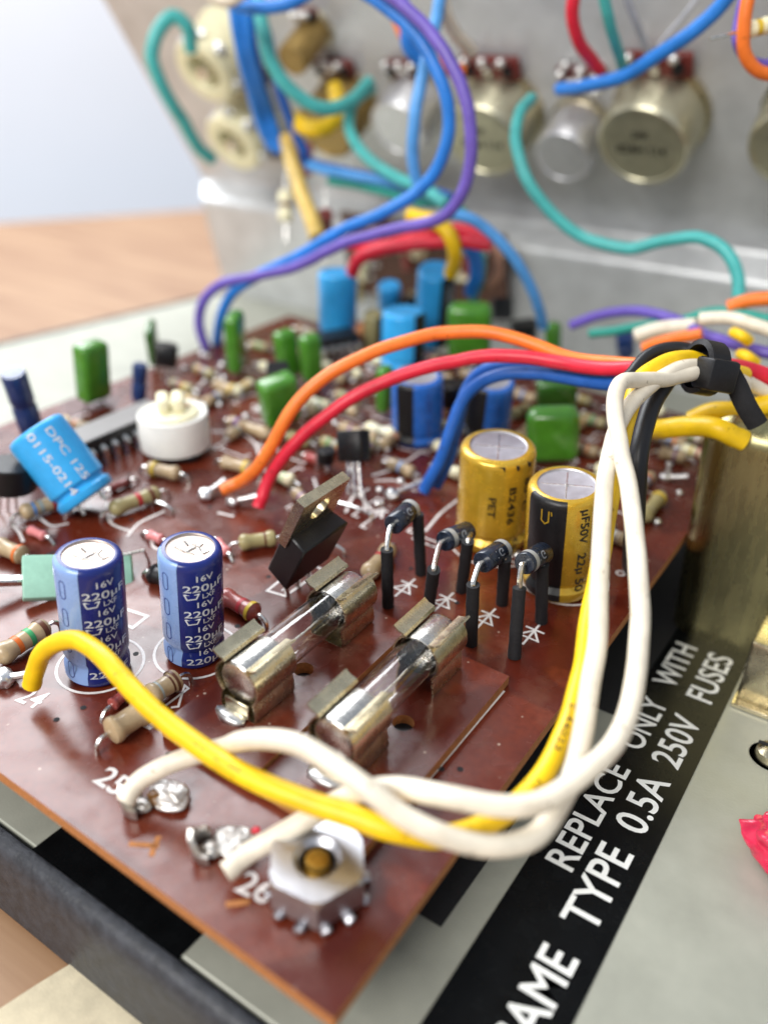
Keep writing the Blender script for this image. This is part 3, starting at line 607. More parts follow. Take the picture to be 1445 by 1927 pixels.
for i in range(n):
    j = (i + 1) % n; fs += [(i, j, n + j, n + i), (2 * n + i, 3 * n + i, 3 * n + j, 2 * n + j), (i, 2 * n + i, 2 * n + j, j), (n + i, n + j, 3 * n + j, 3 * n + i)]
tb.add(vs, fs).build('metal_tab', M_NICK, pt)
inv = pt.matrix_world.inverted()
for k, px in ((-.25, (541, 1122)), (0, (560, 1106)), (.25, (580, 1090))):
    MB().tube([(.0, k, 0.0), (.0, k, -.08), inv @ W(px[0], px[1], -.02)], .035, 6).build('leg', M_TIN, pt)

# ------------------------------------------------------------------ the four rectifier diodes on sleeved legs
def diode(label, fb_, ft, bb, bt, ba, bb2, band_far):
    A0 = W(*fb_); A1 = tip(A0, ft[0], ft[1], .92); B0 = W(*bb); B1 = tip(B0, bt[0], bt[1], .98)
    o = thing('rectifier_diode', label, 'diode', mat4((A0 + B0) / 2, XP, YP, ZP), 'black rectifier diodes'); inv_ = o.matrix_world.inverted()
    A0, A1, B0, B1 = [inv_ @ v for v in (A0, A1, B0, B1)]
    for P_, Q_ in ((A0, A1), (B0, B1)):
        m = MB(); k = 10; rr_ = [.080 + .003 * math.sin(i * 2.3) for i in range(k)]
        m.tube([P_.lerp(Q_, i / (k - 1)) for i in range(k)], rr_, 14, cap=True); m.build('sleeve', M_BLACKM, o)
    dcen = (W(*fb_) - CAM).dot(RF)
    a_ = inv_ @ D(ba[0], ba[1], dcen - .30); b_ = inv_ @ D(bb2[0], bb2[1], dcen + .22); u = (b_ - a_).normalized()
    c_ = (a_ + b_) / 2; a_ = c_ - u * .27; b_ = c_ + u * .27
    ux = u.orthogonal().normalized(); fr = mat4(a_, ux, u.cross(ux), u); L_ = .54; r = .138
    MB().lathe([(0, .012), (r * .9, 0), (r, .02), (r, L_ - .02), (r * .9, L_), (0, L_ - .012)], 28, M=fr).build('body', mat('diode_body', (0.012, 0.018, 0.032), 0.28, var=.4, scale=14, coat=.3), o)
    z0, z1 = (L_ - .12, L_ - .03) if band_far else (.05, .14)
    MB().lathe([(r + .003, z0), (r + .003, z1)], 28, M=fr).build('band', mat('silver_band', (.42, .43, .42), .4, metal=.3), o)
    m = MB()                                                    # small pale lettering on the camera side
    vw = (inv_ @ CAM - c_); ang = math.atan2(vw.dot(u.cross(ux)), vw.dot(ux))
    m.text('1G', .16, .10, 0.004, lambda x, y: fr @ Vector(((r + .004) * math.cos(ang - .2 + y / r), (r + .004) * math.sin(ang - .2 + y / r), .16 + x))); m.build('printed_text', mat('diode_print', (.28, .30, .33), .5), o)
    for E_, Q_, sgn in ((a_, A1, -1), (b_, B1, 1)):
        e1 = E_ + u * sgn * .06; MB().tube(spline([E_, e1, Q_ + (e1 - Q_) * .35 + u * sgn * .02, Q_, Q_ - (Q_ - (A0 if sgn < 0 else B0)) * .06], 5), .036, 8).build('lead', M_TIN, o)
diode('first diode from the left, nearest the leaning power transistor', (730, 1140), (728, 1034), (792, 1080), (786, 968), (735, 992), (779, 952), True)
diode('second diode from the left, in front of the gold PET capacitor', (806, 1146), (816, 1072), (868, 1112), (880, 1018), (827, 1022), (888, 996), False)
diode('third diode from the left, between two printed diode symbols', (886, 1212), (890, 1100), (944, 1136), (950, 1050), (902, 1062), (952, 1030), True)
diode('rightmost diode, in front of the black striped gold capacitor', (967, 1237), (977, 1106), (1018, 1170), (1020, 1062), (982, 1063), (1026, 1038), False)

# ------------------------------------------------------------------ resistors and glass diodes
def resistor(label, p0, p1, h, r, body, bands=(), group='small axial resistors', cat='resistor', name='resistor', legs=True, simple=False):
    a_ = W(p0[0], p0[1], h); b_ = W(p1[0], p1[1], h); u = b_ - a_; L_ = u.length; u.normalize(); v = (ZP - u * ZP.dot(u)).normalized()
    o = thing(name, label, cat, mat4(a_, v, u.cross(v), u), group)
    pr_ = [(0, -.01), (r * .55, 0), (r * .95, L_ * .06), (r * 1.05, L_ * .13), (r * 1.0, L_ * .22), (r * .86, L_ * .30), (r * .86, L_ * .70), (r * 1.0, L_ * .78), (r * 1.05, L_ * .87), (r * .95, L_ * .94), (r * .55, L_), (0, L_ + .01)]
    by = MB().lathe(pr_, 14 if simple else 22).build('body', body, o)
    for t_, c_ in bands:
        rr_ = r * (.875 if .27 < t_ < .73 else 1.06); MB().lathe([(rr_ + .002, L_ * (t_ - .045)), (rr_ + .002, L_ * (t_ + .045))], 14 if simple else 22).build('band', BAND[c_], by)
    if legs:
        for z, s in ((0, -1), (L_, 1)):
            MB().tube(spline([(0, 0, z), (0, 0, z + s * .08), (-.06, 0, z + s * .15), (-h - .03, 0, z + s * .17)], 3), .028, 6).build('lead', M_TIN, o)
    return o
R = resistor
R('tan resistor with green and orange bands at the left edge', (-6, 1238), (90, 1178), .16, .135, M_TAN, ((.62, 'green'), (.38, 'orange'), (.86, 'brown')))
R('brown resistor with pale grey band beside the yellow wire', (280, 1312), (336, 1276), .16, .13, M_TAN, ((.30, 'grey'), (.70, 'brown'), (.8, 'brown')))
R('small red glass diode peeping out behind the yellow wire', (210, 1328), (236, 1306), .10, .075, M_REDB, ((.8, 'black'),), 'small glass diodes', 'diode', 'glass_diode')
R('plain beige resistor with hooked lead below the yellow wire', (205, 1380), (275, 1335), .18, .15, M_TAN, ())
R('reddish resistor with olive end right of the second navy capacitor', (418, 1120), (484, 1156), .13, .125, M_REDB, ((.6, 'red'), (.86, 'yellow')))
R('tan resistor with red band in front of the trimmer', (208, 960), (300, 926), .15, .125, M_OLIVE, ((.55, 'red'), (.8, 'brown')))
R('tan resistor with blue and red bands below the tilted capacitor', (40, 966), (112, 942), .15, .125, M_TAN, ((.3, 'blue'), (.5, 'grey'), (.8, 'red')))
R('tan resistor with yellow band at the foot of the trimmer', (278, 880), (338, 892), .13, .12, M_TAN, ((.25, 'yellow'),))
R('tan resistor with yellow band left of the orange wire', (418, 868), (474, 882), .12, .115, M_TAN, ((.82, 'yellow'),))
R('plain beige resistor left of the power transistor', (450, 1022), (520, 1012), .13, .12, M_OLIVE, ((.7, 'brown'),))
R('tan resistor with red band leaning by the first diode leg', (690, 1082), (735, 1030), .14, .125, M_TAN, ((.55, 'red'),))
R('pink glass diode behind the second navy capacitor', (280, 1005), (306, 1016), .08, .075, M_PINKB, (), 'small glass diodes', 'diode', 'glass_diode')
R('pink glass diode above the mint slab', (56, 996), (86, 1010), .08, .075, M_PINKB, (), 'small glass diodes', 'diode', 'glass_diode')
R('pink glass diode right of the second navy capacitor', (408, 1018), (428, 1040), .08, .075, M_PINKB, (), 'small glass diodes', 'diode', 'glass_diode')
R('beige resistor with orange band left of the mint slab', (-4, 1026), (46, 1046), .14, .13, M_TAN, ((.85, 'orange'),))
R('dark red glass diode between trimmer and banded resistor', (208, 920), (246, 904), .08, .07, M_REDB, ((.85, 'black'),), 'small glass diodes', 'diode', 'glass_diode')
R('olive resistor with yellow band left of the transformer', (1208, 976), (1244, 932), .13, .12, M_OLIVE, ((.8, 'yellow'),))
R('tan resistor with violet band right of the trimmer', (430, 792), (508, 818), .12, .115, M_TAN, ((.25, 'violet'),))
R('beige resistor with yellow end near the edge-on green capacitor', (405, 722), (445, 736), .12, .12, M_TAN, ((.85, 'yellow'),))
R('dark chokelike black resistor behind the second navy capacitor', (286, 1078), (318, 1090), .12, .14, M_BLACK, ())
R('red resistor left of the little dark transistor', (575, 858), (602, 868), .1, .10, M_REDB, ((.5, 'red'),))
R('beige resistor lying crosswise below the red wire', (640, 802), (710, 826), .12, .11, M_TAN, ((.3, 'violet'),))
R('tan resistor between power transistor and red wire', (555, 925), (590, 955), .1, .1, M_TAN, ((.4, 'violet'), (.75, 'yellow')))
R('orange disc-like bead behind the orange wire at the back', (655, 618), (690, 622), .3, .22, mat('orange_body', (.66, .26, .10), .35, coat=.3), ())
R('tan resistor near the transformer, under the yellow pair', (1240, 850), (1290, 862), .12, .11, M_TAN, ((.6, 'violet'),))
# ------------------------------------------------------------------ nut, solder lugs and wire posts
nx, ny = lp(597, 1614, .44)
nu = thing('hex_nut', 'bright hexagonal nut on a star washer at the board corner', 'nut', BM @ Matrix.Translation((nx, ny, 0)) @ Matrix.Rotation(rad(38), 4, 'Z'))
b = bmesh.new(); n = 48; z0, z1 = .10, .44; ri = .165
hexr = lambda a_: .40 / math.cos(((a_ + math.pi / 6) % (math.pi / 3)) - math.pi / 6)
m = MB(); vs = []; rows = []
AN = [2 * math.pi * i / n for i in range(n)]
for r_, z in (('i', z0), ('h', z0), ('h', z1 - .07), ('c', z1), (ri + .05, z1), (ri, z1 - .05), ('i', z0)):
    for a_ in AN:
        hr = hexr(a_)
        if r_ == 'h': q_ = hr; zq = z if z < .3 else z1 - .025 - max(0, hr - .425) * .9
        elif r_ == 'c': q_ = min(hr, .432); zq = z
        else: q_ = ri if r_ == 'i' else r_; zq = z
        vs.append((q_ * math.cos(a_), q_ * math.sin(a_), zq))
for j in range(6):
    for i in range(n): rows.append((j * n + i, j * n + (i + 1) % n, (j + 1) * n + (i + 1) % n, (j + 1) * n + i))
m.add(vs, rows).build('nut_body', M_CHROME, nu, sharp=14); b.free()
sm = MB(); pr_ = [(.0, 0.0)]
sm.lathe([(.112, .0), (.112, .40), (.10, .425), (.0, .43)], 24); 
for k in range(6): sm.lathe([(.112, .06 + k * .055), (.124, .075 + k * .055), (.112, .09 + k * .055)], 24)
sm.build('screw_tip', M_BRASS, nu)
MB().lathe([(.2, .05), (.37, .05), (.37, .10), (.2, .10), (.2, .05)], 36).build('star_washer', M_CHROME, nu)
for k in range(12):
    a_ = rad(k * 30 + 9); MB().box(.10, .10, .06, (0, 0, 0), .025, 3, M=Matrix.Rotation(a_, 4, 'Z') @ Matrix.Translation((.425, 0, .06)) @ Matrix.Rotation(rad(30), 4, 'X')).build('washer_tooth', M_CHROME, nu)
MB().lathe([(.0, .015), (.30, .015), (.30, .0)], 24).build('spacer', M_TIN, nu)
def lug(label, c, wing, dot, sd, fl=None):
    x, y = lp(*c); wx, wy = lp(*wing); o = thing('solder_lug', label, 'solder lug', BM @ Matrix.Translation((x, y, 0)), 'tinned solder lugs')
    MB().blob((0.02, 0, .06), (.24, .17, .07), .22, 1.8, 4, seed=sd).blob((.06, .04, .09), (.15, .12, .07), .3, 2.2, 4, seed=sd + 3).build('lug_plate', M_LUG, o, sharp=80)
    vx, vy = wx - x, wy - y; m = MB(); vs = []; K = 12
    for i in range(K + 1):                                      # the bent crimp wing: a curled strip
        a_ = rad(120 + 190 * i / K); cx_, cy_ = vx + .17 * math.cos(a_), vy + .15 * math.sin(a_)
        hh = .12 + .14 * math.sin(i / K * math.pi) + .03 * math.sin(i * 1.7)
        vs += [(cx_, cy_, .02), (cx_ + .02 * math.cos(a_), cy_ + .02 * math.sin(a_), hh), (vx + .14 * math.cos(a_), vy + .12 * math.sin(a_), hh), (vx + .135 * math.cos(a_), vy + .115 * math.sin(a_), .02)]
    fs = []
    for i in range(K):
        for k_ in range(4): fs.append((4 * i + k_, 4 * i + (k_ + 1) % 4, 4 * i + 4 + (k_ + 1) % 4, 4 * i + 4 + k_))
    fs += [(0, 1, 2, 3), (4 * K + 3, 4 * K + 2, 4 * K + 1, 4 * K)]
    m.add(vs, fs).blob((vx + .02, vy + .02, .05), (.11, .09, .06), .3, 3, 2, seed=sd + 1).build('crimp_wing', M_LUG, o)
    dx, dy = lp(*dot, .10); MB().blob((dx - x, dy - y, .13), (.045, .045, .012), .2, 3, 2, seed=sd).build('paint_dot', M_RED, o)
    if fl: fx, fy = lp(*fl); MB().blob((fx - x, fy - y, .07), (.11, .07, .06), .4, 3, 2, seed=sd + 5).build('flux_stain', M_FLUX, o)
lug('tinned lug with burnt brown flux, farther from the hex nut', (318, 1502), (262, 1522), (336, 1486), 2, (295, 1510))
lug('clean tinned lug with curled wing right beside the hex nut', (440, 1592), (394, 1606), (482, 1566), 9)
def post(label, c, w, r, sd):
    x, y = lp(*c); wx, wy = lp(*w); o = thing('solder_post', label, 'solder post', BM @ Matrix.Translation((x, y, 0)), 'solder posts with wires')
    MB().blob((0, 0, .07), (r, r * .9, r * .75), .3, 3, 3, seed=sd).build('solder_bead', M_SOLDER, o)
    MB().tube([(0, 0, .08), ((wx - x) * .6, (wy - y) * .6, .12), (wx - x, wy - y, .16)], .045, 8).build('bare_strand', M_SOLDER, o)
post('solder post at the left edge by the printed 24', (8, 1285), (62, 1287), .15, 4)
post('solder post where the orange wire ends', (388, 938), (425, 920), .13, 5)
post('solder post where the red wire ends', (440, 950), (485, 950), .12, 6)
post('solder post where the two blue wires end', (738, 938), (795, 922), .13, 7)
post('solder post left of the transformer under the yellow pair', (1250, 905), (1290, 912), .09, 8)

# ------------------------------------------------------------------ transformer, flange, red cap
tf = thing('transformer', 'brassy grey transformer can with rounded corners at the right', 'transformer', Matrix.Translation((0.0, 8.38, 0)))
b = bmesh.new(); bmesh.ops.create_cube(b, size=1)
for v in b.verts: v.co = Vector(((v.co.x + .5) * 5.2, (v.co.y + .5) * 2.6, (v.co.z + .5) * 3.58 - .02))
ev = [e for e in b.edges if abs(e.verts[0].co.z - e.verts[1].co.z) > 1 or min(v.co.z for v in e.verts) > 1]
bmesh.ops.bevel(b, geom=ev, offset=.45, segments=10, profile=.5, affect='EDGES')
for v in b.verts: v.co.x += (1 - v.co.z / 3.2) * .18 * (1 if v.co.x < 2.5 else 0)
MB().bm(b).build('can', M_CAN, tf)
MB().box(3.4, 1.1, .95, (1.50 + 1.7, -.62, .52), .06, 2).build('flange', M_NICK, tf)
MB().box(3.6, 1.3, .06, (1.48 + 1.8, -.68, .035), .01).build('foot', M_NICK, tf)
# screw at the right edge and a red cap
p = FL(1452, 1425); tt = thing('screw', 'slotted screw head on the floor at the right picture edge', 'screw', Matrix.Translation(p)); MB().lathe([(0, .16), (.12, .15), (.2, .10), (.22, .0), (.28, 0), (.28, -.001)], 24).build('head', M_NICK, tt); MB().box(.4, .05, .02, (0, 0, .155)).build('slot', M_BLACKM, tt)
p = FL(1455, 1580, .25); tt = thing('red_cap', 'crinkled translucent red cap at the right picture edge', 'cap', mat4(p, Vector((.95, -.3, 0)).normalized(), Vector((.3, .95, 0)).normalized(), Vector((0, 0, 1))))
M_RC = mat('red_translucent', (.72, .03, .09), .22, var=.25, scale=5, bump=.35, bscale=6, coat=.3, sss=.3)
m = MB(); m.blob((.25, .02, .02), (.62, .34, .26), .45, 1.7, 5, seed=3)
for v in m.v:
    k = max(0, -v.x - .05); v.y *= 1 - k * .9; v += Vector((noise.noise(v * 5), noise.noise(v * 5 + Vector((3, 1, 2))), noise.noise(v * 7))) * .05
m.build('cap_shell', M_RC, tt)

# ------------------------------------------------------------------ wires
ZW = lambda P_: [W(p[0], p[1], -p[2]) if p[2] <= 0 else D(*p) for p in P_]
def wire(label, col, P_, r=.10, group=None, bare=False):
    q_ = spline(ZW(P_), 9); c = q_[0]; sd = len(label) * 1.7; nz_ = lambda v, f: Vector((noise.noise(v * f + Vector((sd, 0, 0))), noise.noise(v * f + Vector((0, sd, 0))), noise.noise(v * f + Vector((0, 0, sd)))))
    q_ = [v + nz_(v, .9) * .035 + nz_(v, 2.6) * .012 if 2 < i < len(q_) - 3 else v for i, v in enumerate(q_)]; o = MB().tube([v - c for v in q_], r, 14).build('wire', WIRE[col], None, Matrix.Translation(c), 60)
    tag(o, label, 'wire', group); return o, q_
def wire_text(o, q_, s_, at, L_, hh, r, flip=False):
    c = o.location; acc = [0]
    for i in range(1, len(q_)): acc.append(acc[-1] + (q_[i] - q_[i - 1]).length)
    def pos(x):
        x = min(max(x, 0.001), acc[-1] - .001); i = max(k_ for k_ in range(len(acc)) if acc[k_] <= x); i = min(i, len(q_) - 2); k_ = (x - acc[i]) / max(1e-6, acc[i + 1] - acc[i]); return q_[i].lerp(q_[i + 1], k_), (q_[i + 1] - q_[i]).normalized()
    def fn(x, y):
        p_, t_ = pos(at + (L_ - x if flip else x)); v = CAM - p_; n_ = (v - t_ * v.dot(t_)).normalized(); b_ = n_.cross(t_) * (-1 if flip else 1)
        a_ = (y - hh / 2) / r; return p_ + (n_ * math.cos(a_) + b_ * math.sin(a_)) * (r + .003) - c
    MB().text(s_, L_, hh, 0.01, fn).build('printed_text', mat('faded_ink', (.13, .08, .02), .6), o)
yo, yq = wire('thick yellow wire looping across the front to the cable tie', 'yellow', [(60, 1290, -.22), (72, 1255, 9.35), (90, 1222, 9.15), (118, 1205, 9.0), (155, 1203, 8.85), (200, 1238, 8.6), (250, 1302, 8.35), (330, 1376, 8.05), (430, 1443, 7.75), (540, 1492, 7.5), (650, 1530, 7.3), (740, 1562, 7.2), (825, 1572, 7.25), (920, 1547, 7.4), (1000, 1490, 7.7), (1050, 1412, 8.0), (1083, 1310, 8.4), (1105, 1180, 8.8), (1128, 1050, 9.2), (1152, 920, 9.6), (1175, 790, 10.0), (1210, 706, 10.35), (1290, 672, 10.7), (1340, 690, 10.9), (1400, 705, 11.5)], .104)
wire_text(yo, yq, 'E-44023', 7.05, .55, .07, .104, True); wire_text(yo, yq, 'FT', 6.55, .12, .06, .104, True); wire_text(yo, yq, '-- - =', 3.1, .6, .03, .104)
wire('cream wire from the lug by printed 25, looping low in front', 'cream', [(236, 1510, -.20), (262, 1472, 8.2), (330, 1434, 8.12), (400, 1413, 8.12), (470, 1393, 7.65), (560, 1402, 7.3), (640, 1446, 7.1), (700, 1491, 6.95), (770, 1545, 6.88), (850, 1579, 6.85), (930, 1590, 6.9), (1010, 1570, 7.05), (1062, 1500, 7.35), (1093, 1400, 7.65), (1112, 1280, 8.0), (1126, 1150, 8.4), (1128, 1000, 8.9), (1140, 880, 9.3), (1165, 790, 9.75), (1205, 737, 10.1), (1290, 688, 10.6), (1340, 692, 10.85), (1400, 720, 11.4)], .096)
wire('cream wire from the lug by printed 26, rightmost loop', 'cream', [(424, 1642, -.2), (480, 1603, 7.6), (560, 1551, 7.58), (640, 1503, 7.52), (690, 1486, 7.35), (740, 1482, 7.22), (840, 1500, 7.0), (930, 1517, 6.95), (1020, 1508, 7.0), (1100, 1455, 7.2), (1160, 1385, 7.5), (1194, 1290, 7.8), (1205, 1180, 8.15), (1200, 1060, 8.5), (1184, 950, 8.9), (1166, 840, 9.3), (1156, 760, 9.6), (1168, 722, 9.8), (1200, 716, 10.05), (1250, 714, 10.35), (1305, 700, 10.6), (1345, 700, 10.9), (1400, 730, 11.5)], .096)
wire('black wire bending down beside the cream ones from the tie', 'black', [(1345, 684, 10.9), (1280, 690, 10.8), (1238, 740, 10.65), (1212, 800, 10.5), (1199, 880, 10.4), (1194, 960, 10.6), (1192, 1040, 11.2), (1190, 1075, -.02)], .125)
wire('black wire arching above the yellow one into the tie', 'black', [(1175, 720, 10.9), (1220, 668, 11.0), (1275, 655, 11.0), (1330, 672, 10.95), (1380, 700, 11.2)], .09)
wire('thick yellow wire reaching left over the board beside the transformer', 'yellow', [(1212, 808, -.25), (1250, 806, 12.2), (1300, 800, 11.9), (1350, 808, 11.6), (1400, 830, 11.6)], .145)
wire('thick yellow wire running right above the transformer', 'yellow', [(1300, 792, 12.2), (1340, 776, 12.0), (1400, 772, 11.8), (1450, 758, 11.7), (1500, 745, 11.6)], .145)
wire('orange wire arching over the board to the cable tie', 'orange', [(418, 922, -.22), (452, 908, 13.3), (484, 884, 13.0), (512, 840, 12.8), (548, 772, 12.6), (620, 706, 12.5), (720, 655, 12.5), (820, 629, 12.5), (910, 626, 12.4), (1000, 648, 12.2), (1080, 675, 11.9), (1160, 686, 11.5), (1230, 690, 11.1), (1330, 692, 10.95)], .098)
wire('red wire arching just below the orange one to the tie', 'red', [(486, 955, -.15), (505, 905, 13.0), (548, 840, 12.75), (640, 765, 12.5), (740, 710, 12.4), (840, 680, 12.3), (920, 669, 12.2), (1020, 678, 12.0), (1120, 691, 11.6), (1200, 692, 11.2), (1330, 698, 10.95)], .098)
wire('dark blue wire nearest the viewer, curving down to a post', 'blue', [(797, 924, -.16), (828, 868, 13.3), (852, 800, 13.1), (884, 738, 12.9), (935, 707, 12.6), (1020, 705, 12.3), (1100, 716, 11.9), (1170, 722, 11.5), (1260, 712, 11.1), (1330, 700, 10.95)], .10, 'dark blue wires')
wire('dark blue wire running under the first one to the same post', 'blue', [(820, 914, -.12), (845, 862, 13.5), (862, 790, 13.4), (884, 722, 13.3), (920, 692, 13.0), (1000, 688, 12.7), (1100, 700, 12.2), (1250, 702, 11.3)], .10, 'dark blue wires')
# back harness
wire('violet wire from the top centre swinging down to the left rim', 'purple', [(690, -40, 14.5), (770, 20, 14.3), (840, 105, 14.2), (885, 230, 14.4), (878, 340, 14.9), (835, 408, 15.5), (740, 432, 16), (650, 455, 16.5), (560, 500, 17.2), (480, 520, 17.8), (415, 535, 18.2), (383, 570, 18.6), (376, 610, 18.9), (388, 655, -.05)], .11)
wire('bright blue wire from the top centre swinging down to the board', 'bright_blue', [(640, -40, 15), (715, 5, 14.8), (785, 70, 14.7), (835, 170, 14.8), (842, 270, 15.2), (800, 350, 15.7), (720, 400, 16.1), (640, 435, 16.6), (560, 482, 17.2), (490, 518, 17.8), (440, 548, 18.2), (418, 590, 18.7), (408, 645, -.05)], .115)
wire('pale blue wire hanging straight beside the violet loop', 'sky', [(830, -30, 16), (820, 40, 16), (795, 140, 16), (778, 230, 16.2), (776, 300, 16.5), (790, 360, 16.8)], .12)
wire('blue wire of the vertical harness left of the sockets', 'bright_blue', [(440, -30, 18.5), (448, 60, 19), (470, 150, 20), (490, 220, 21), (512, 275, 21.5)], .16, 'blue harness wires')
wire('blue wire of the vertical harness right of its twin', 'bright_blue', [(458, -30, 18.5), (470, 70, 19), (488, 150, 20), (508, 215, 21), (525, 285, 21.5)], .16, 'blue harness wires')
wire('thin blue wire crossing between the harness and the pots', 'blue', [(475, -30, 18.6), (500, 60, 18.8), (520, 140, 19.4), (540, 210, 20), (575, 290, 20.6)], .12)
wire('blue wire crossing behind the violet loop at the top', 'bright_blue', [(745, -30, 16.5), (765, 40, 16.6), (770, 90, 16.8), (800, 125, 17)], .14)
wire('blue wire arching along the top edge from the cream lead', 'bright_blue', [(395, -25, 17), (450, 8, 17), (520, 12, 16.8), (570, -5, 16.6), (610, -40, 16.4)], .13)
wire('blue wire ending above the small silver pot', 'bright_blue', [(1400, -50, 13.5), (1350, 15, 14), (1270, 82, 14.6), (1180, 140, 15.5), (1110, 162, 16.3), (1052, 168, 17.2)], .125)
wire('blue wire dropping from the harness to the black transistor', 'sky', [(840, 400, 16.2), (890, 415, 16.2), (940, 455, 16.3), (985, 515, 16.7), (1010, 570, 17.2), (1022, 615, 17.8)], .11)
wire('blue wire running behind the blue loop to the right', 'blue', [(560, 300, 21), (620, 320, 20.5), (700, 335, 20), (780, 352, 19.5), (850, 375, 19)], .14)
wire('pale blue wire beside a green one behind the loop', 'sky', [(580, 312, 20.5), (660, 330, 20), (740, 345, 19.6), (820, 370, 19)], .11)
wire('green wire low behind the blue loop', 'green', [(620, 340, 20.5), (700, 355, 20), (780, 378, 19.4), (850, 390, 19), (900, 430, 18.6)], .11)
wire('teal wire hooked over the white sockets at left', 'teal', [(360, 95, 21.5), (352, 50, 21), (325, 30, 20.8), (297, 55, 20.8), (288, 110, 21), (310, 170, 21.5), (345, 230, 22.3), (372, 275, 23), (400, 300, 23.5)], .17)
wire('teal wire sweeping from the top to the brown pot', 'teal', [(485, -20, 18), (495, 60, 18), (515, 125, 18.2), (560, 180, 18.5), (610, 205, 18.8), (660, 190, 19.2), (695, 155, 19.6)], .15)
wire('teal wire looping below the brown pot', 'teal', [(700, 165, 19.8), (665, 195, 19.5), (658, 240, 19.4), (685, 290, 19.2), (740, 330, 19), (800, 355, 18.6), (840, 385, 18.2)], .13)
wire('long teal wire curving from the silver pot to the floor', 'teal', [(1000, 185, 17), (975, 215, 16.5), (970, 265, 16.4), (990, 335, 16.4), (1040, 405, 16.5), (1100, 450, 16.5), (1180, 468, 16.2), (1250, 452, 15.8), (1320, 448, 15.4), (1365, 475, 15.2), (1386, 520, 15.2), (1388, 585, 15.3)], .115)
wire('thin teal wire at the top right between red and grey', 'teal', [(1128, -40, 14.5), (1145, 30, 15), (1160, 85, 15.6), (1172, 130, 16.3)], .10)
wire('mustard wire hanging in front of the left panel', 'mustard', [(540, 262, 21), (552, 310, 20.5), (570, 365, 20), (588, 415, 19.6), (598, 448, 19.4)], .19)
wire('yellow wire bowed under the brown pot', 'yellow', [(550, 222, 20.5), (580, 242, 20), (615, 240, 20), (636, 215, 20.2), (630, 165, 20.6)], .19)
wire('short yellow wire above the lettered capacitor', 'yellow', [(770, 405, 17.5), (815, 415, 17.2), (845, 440, 17), (855, 475, 17.2), (848, 515, 17.8)], .15)
wire('red wire bending into the sky blue capacitor at the back', 'red', [(662, 515, 18.3), (678, 486, 18), (730, 466, 17.6), (800, 456, 17.4), (870, 452, 17.2), (925, 462, 17)], .14)
wire('red wire lying above the other red one at the back', 'red', [(650, 460, 18.2), (720, 462, 17.8), (790, 445, 17.6), (860, 430, 17.4), (915, 450, 17.2)], .12)
wire('red wire hanging from the top into the big pot', 'red', [(1085, -40, 15), (1078, 20, 15.3), (1090, 80, 15.8), (1128, 132, 16.4)], .12)
wire('orange wire behind the violet loop', 'orange', [(745, 20, 17), (765, 70, 17), (800, 115, 17.2), (870, 135, 17.6)], .15)
wire('orange wire at the top right corner', 'orange', [(1415, -40, 12.6), (1400, 40, 12.8), (1400, 95, 13), (1425, 132, 13.2), (1470, 142, 13.3)], .10)
wire('violet wire at the top right corner', 'purple', [(1410, -40, 13), (1392, 30, 13.2), (1388, 80, 13.3), (1410, 115, 13.5), (1470, 122, 13.6)], .08)
wire('cream wire coming from the top into the gold pot', 'cream', [(830, -40, 16), (836, 20, 16.2), (852, 60, 16.6), (888, 98, 17.2)], .13)
wire('cream lead looping past the top edge at left', 'cream', [(385, -20, 16.5), (420, 0, 16.5), (460, -15, 16.3)], .13)
wire('thin grey wire at the top beside the teal one', 'grey', [(1170, -30, 15), (1190, 30, 15.6), (1222, 105, 16.5)], .075, 'thin grey wires')
wire('thin grey wire slanting behind the blue one', 'grey', [(1330, -30, 15.4), (1290, 25, 16), (1240, 85, 16.8)], .05, 'thin grey wires')
wire('sky blue wire beside the yellow one at the back', 'bright_blue', [(870, 455, 18.2), (890, 480, 18.2), (895, 520, 18.4), (885, 550, 18.8)], .15)
wire('teal wire beside the sky blue one at the back', 'teal', [(880, 455, 18.5), (902, 480, 18.5), (905, 515, 18.7), (890, 560, 19.2)], .11)
wire('copper coloured wire curving behind the green capacitor', 'copper', [(905, 445, 18.4), (935, 475, 18.4), (935, 515, 18.6), (910, 545, 19)], .1)
wire('violet wire lying along the floor behind the board', 'purple', [(1075, 612, 17), (1130, 592, 16.5), (1200, 586, 15.8), (1260, 598, 15.2), (1300, 612, 14.9)], .10)
wire('violet wire passing behind the cable tie', 'purple', [(1300, 618, 14.6), (1350, 640, 14.2), (1400, 655, 13.9), (1470, 668, 13.6)], .10)
wire('green wire running along the floor to the right edge', 'green', [(1110, 628, 16.4), (1180, 618, 15.9), (1290, 600, 15), (1340, 585, 14.6), (1400, 592, 14.2), (1480, 610, 13.8)], .09)
wire('cream wire lying short of the tie behind the board', 'cream', [(1195, 632, 15.2), (1240, 618, 15), (1310, 612, 14.6)], .13)
wire('cream wire with twisted look at the right edge', 'cream', [(1315, 600, 14), (1370, 600, 13.8), (1420, 612, 13.6), (1490, 635, 13.4)], .11)
wire('orange wire lying behind the cable tie', 'orange', [(1210, 655, 14.6), (1260, 638, 14.3), (1320, 628, 14)], .10)
wire('orange wire at the right edge above the green one', 'orange', [(1370, 578, 14.4), (1410, 566, 14.2), (1490, 562, 13.8)], .12)
wire('red wire leaving the tie to the right edge', 'red', [(1350, 690, 11.2), (1395, 694, 11.6), (1450, 712, 11.8), (1500, 735, 12)], .12)
wire('cream wire leaving the tie under the red one', 'cream', [(1350, 700, 11.1), (1400, 715, 11.5), (1460, 745, 11.8)], .09)
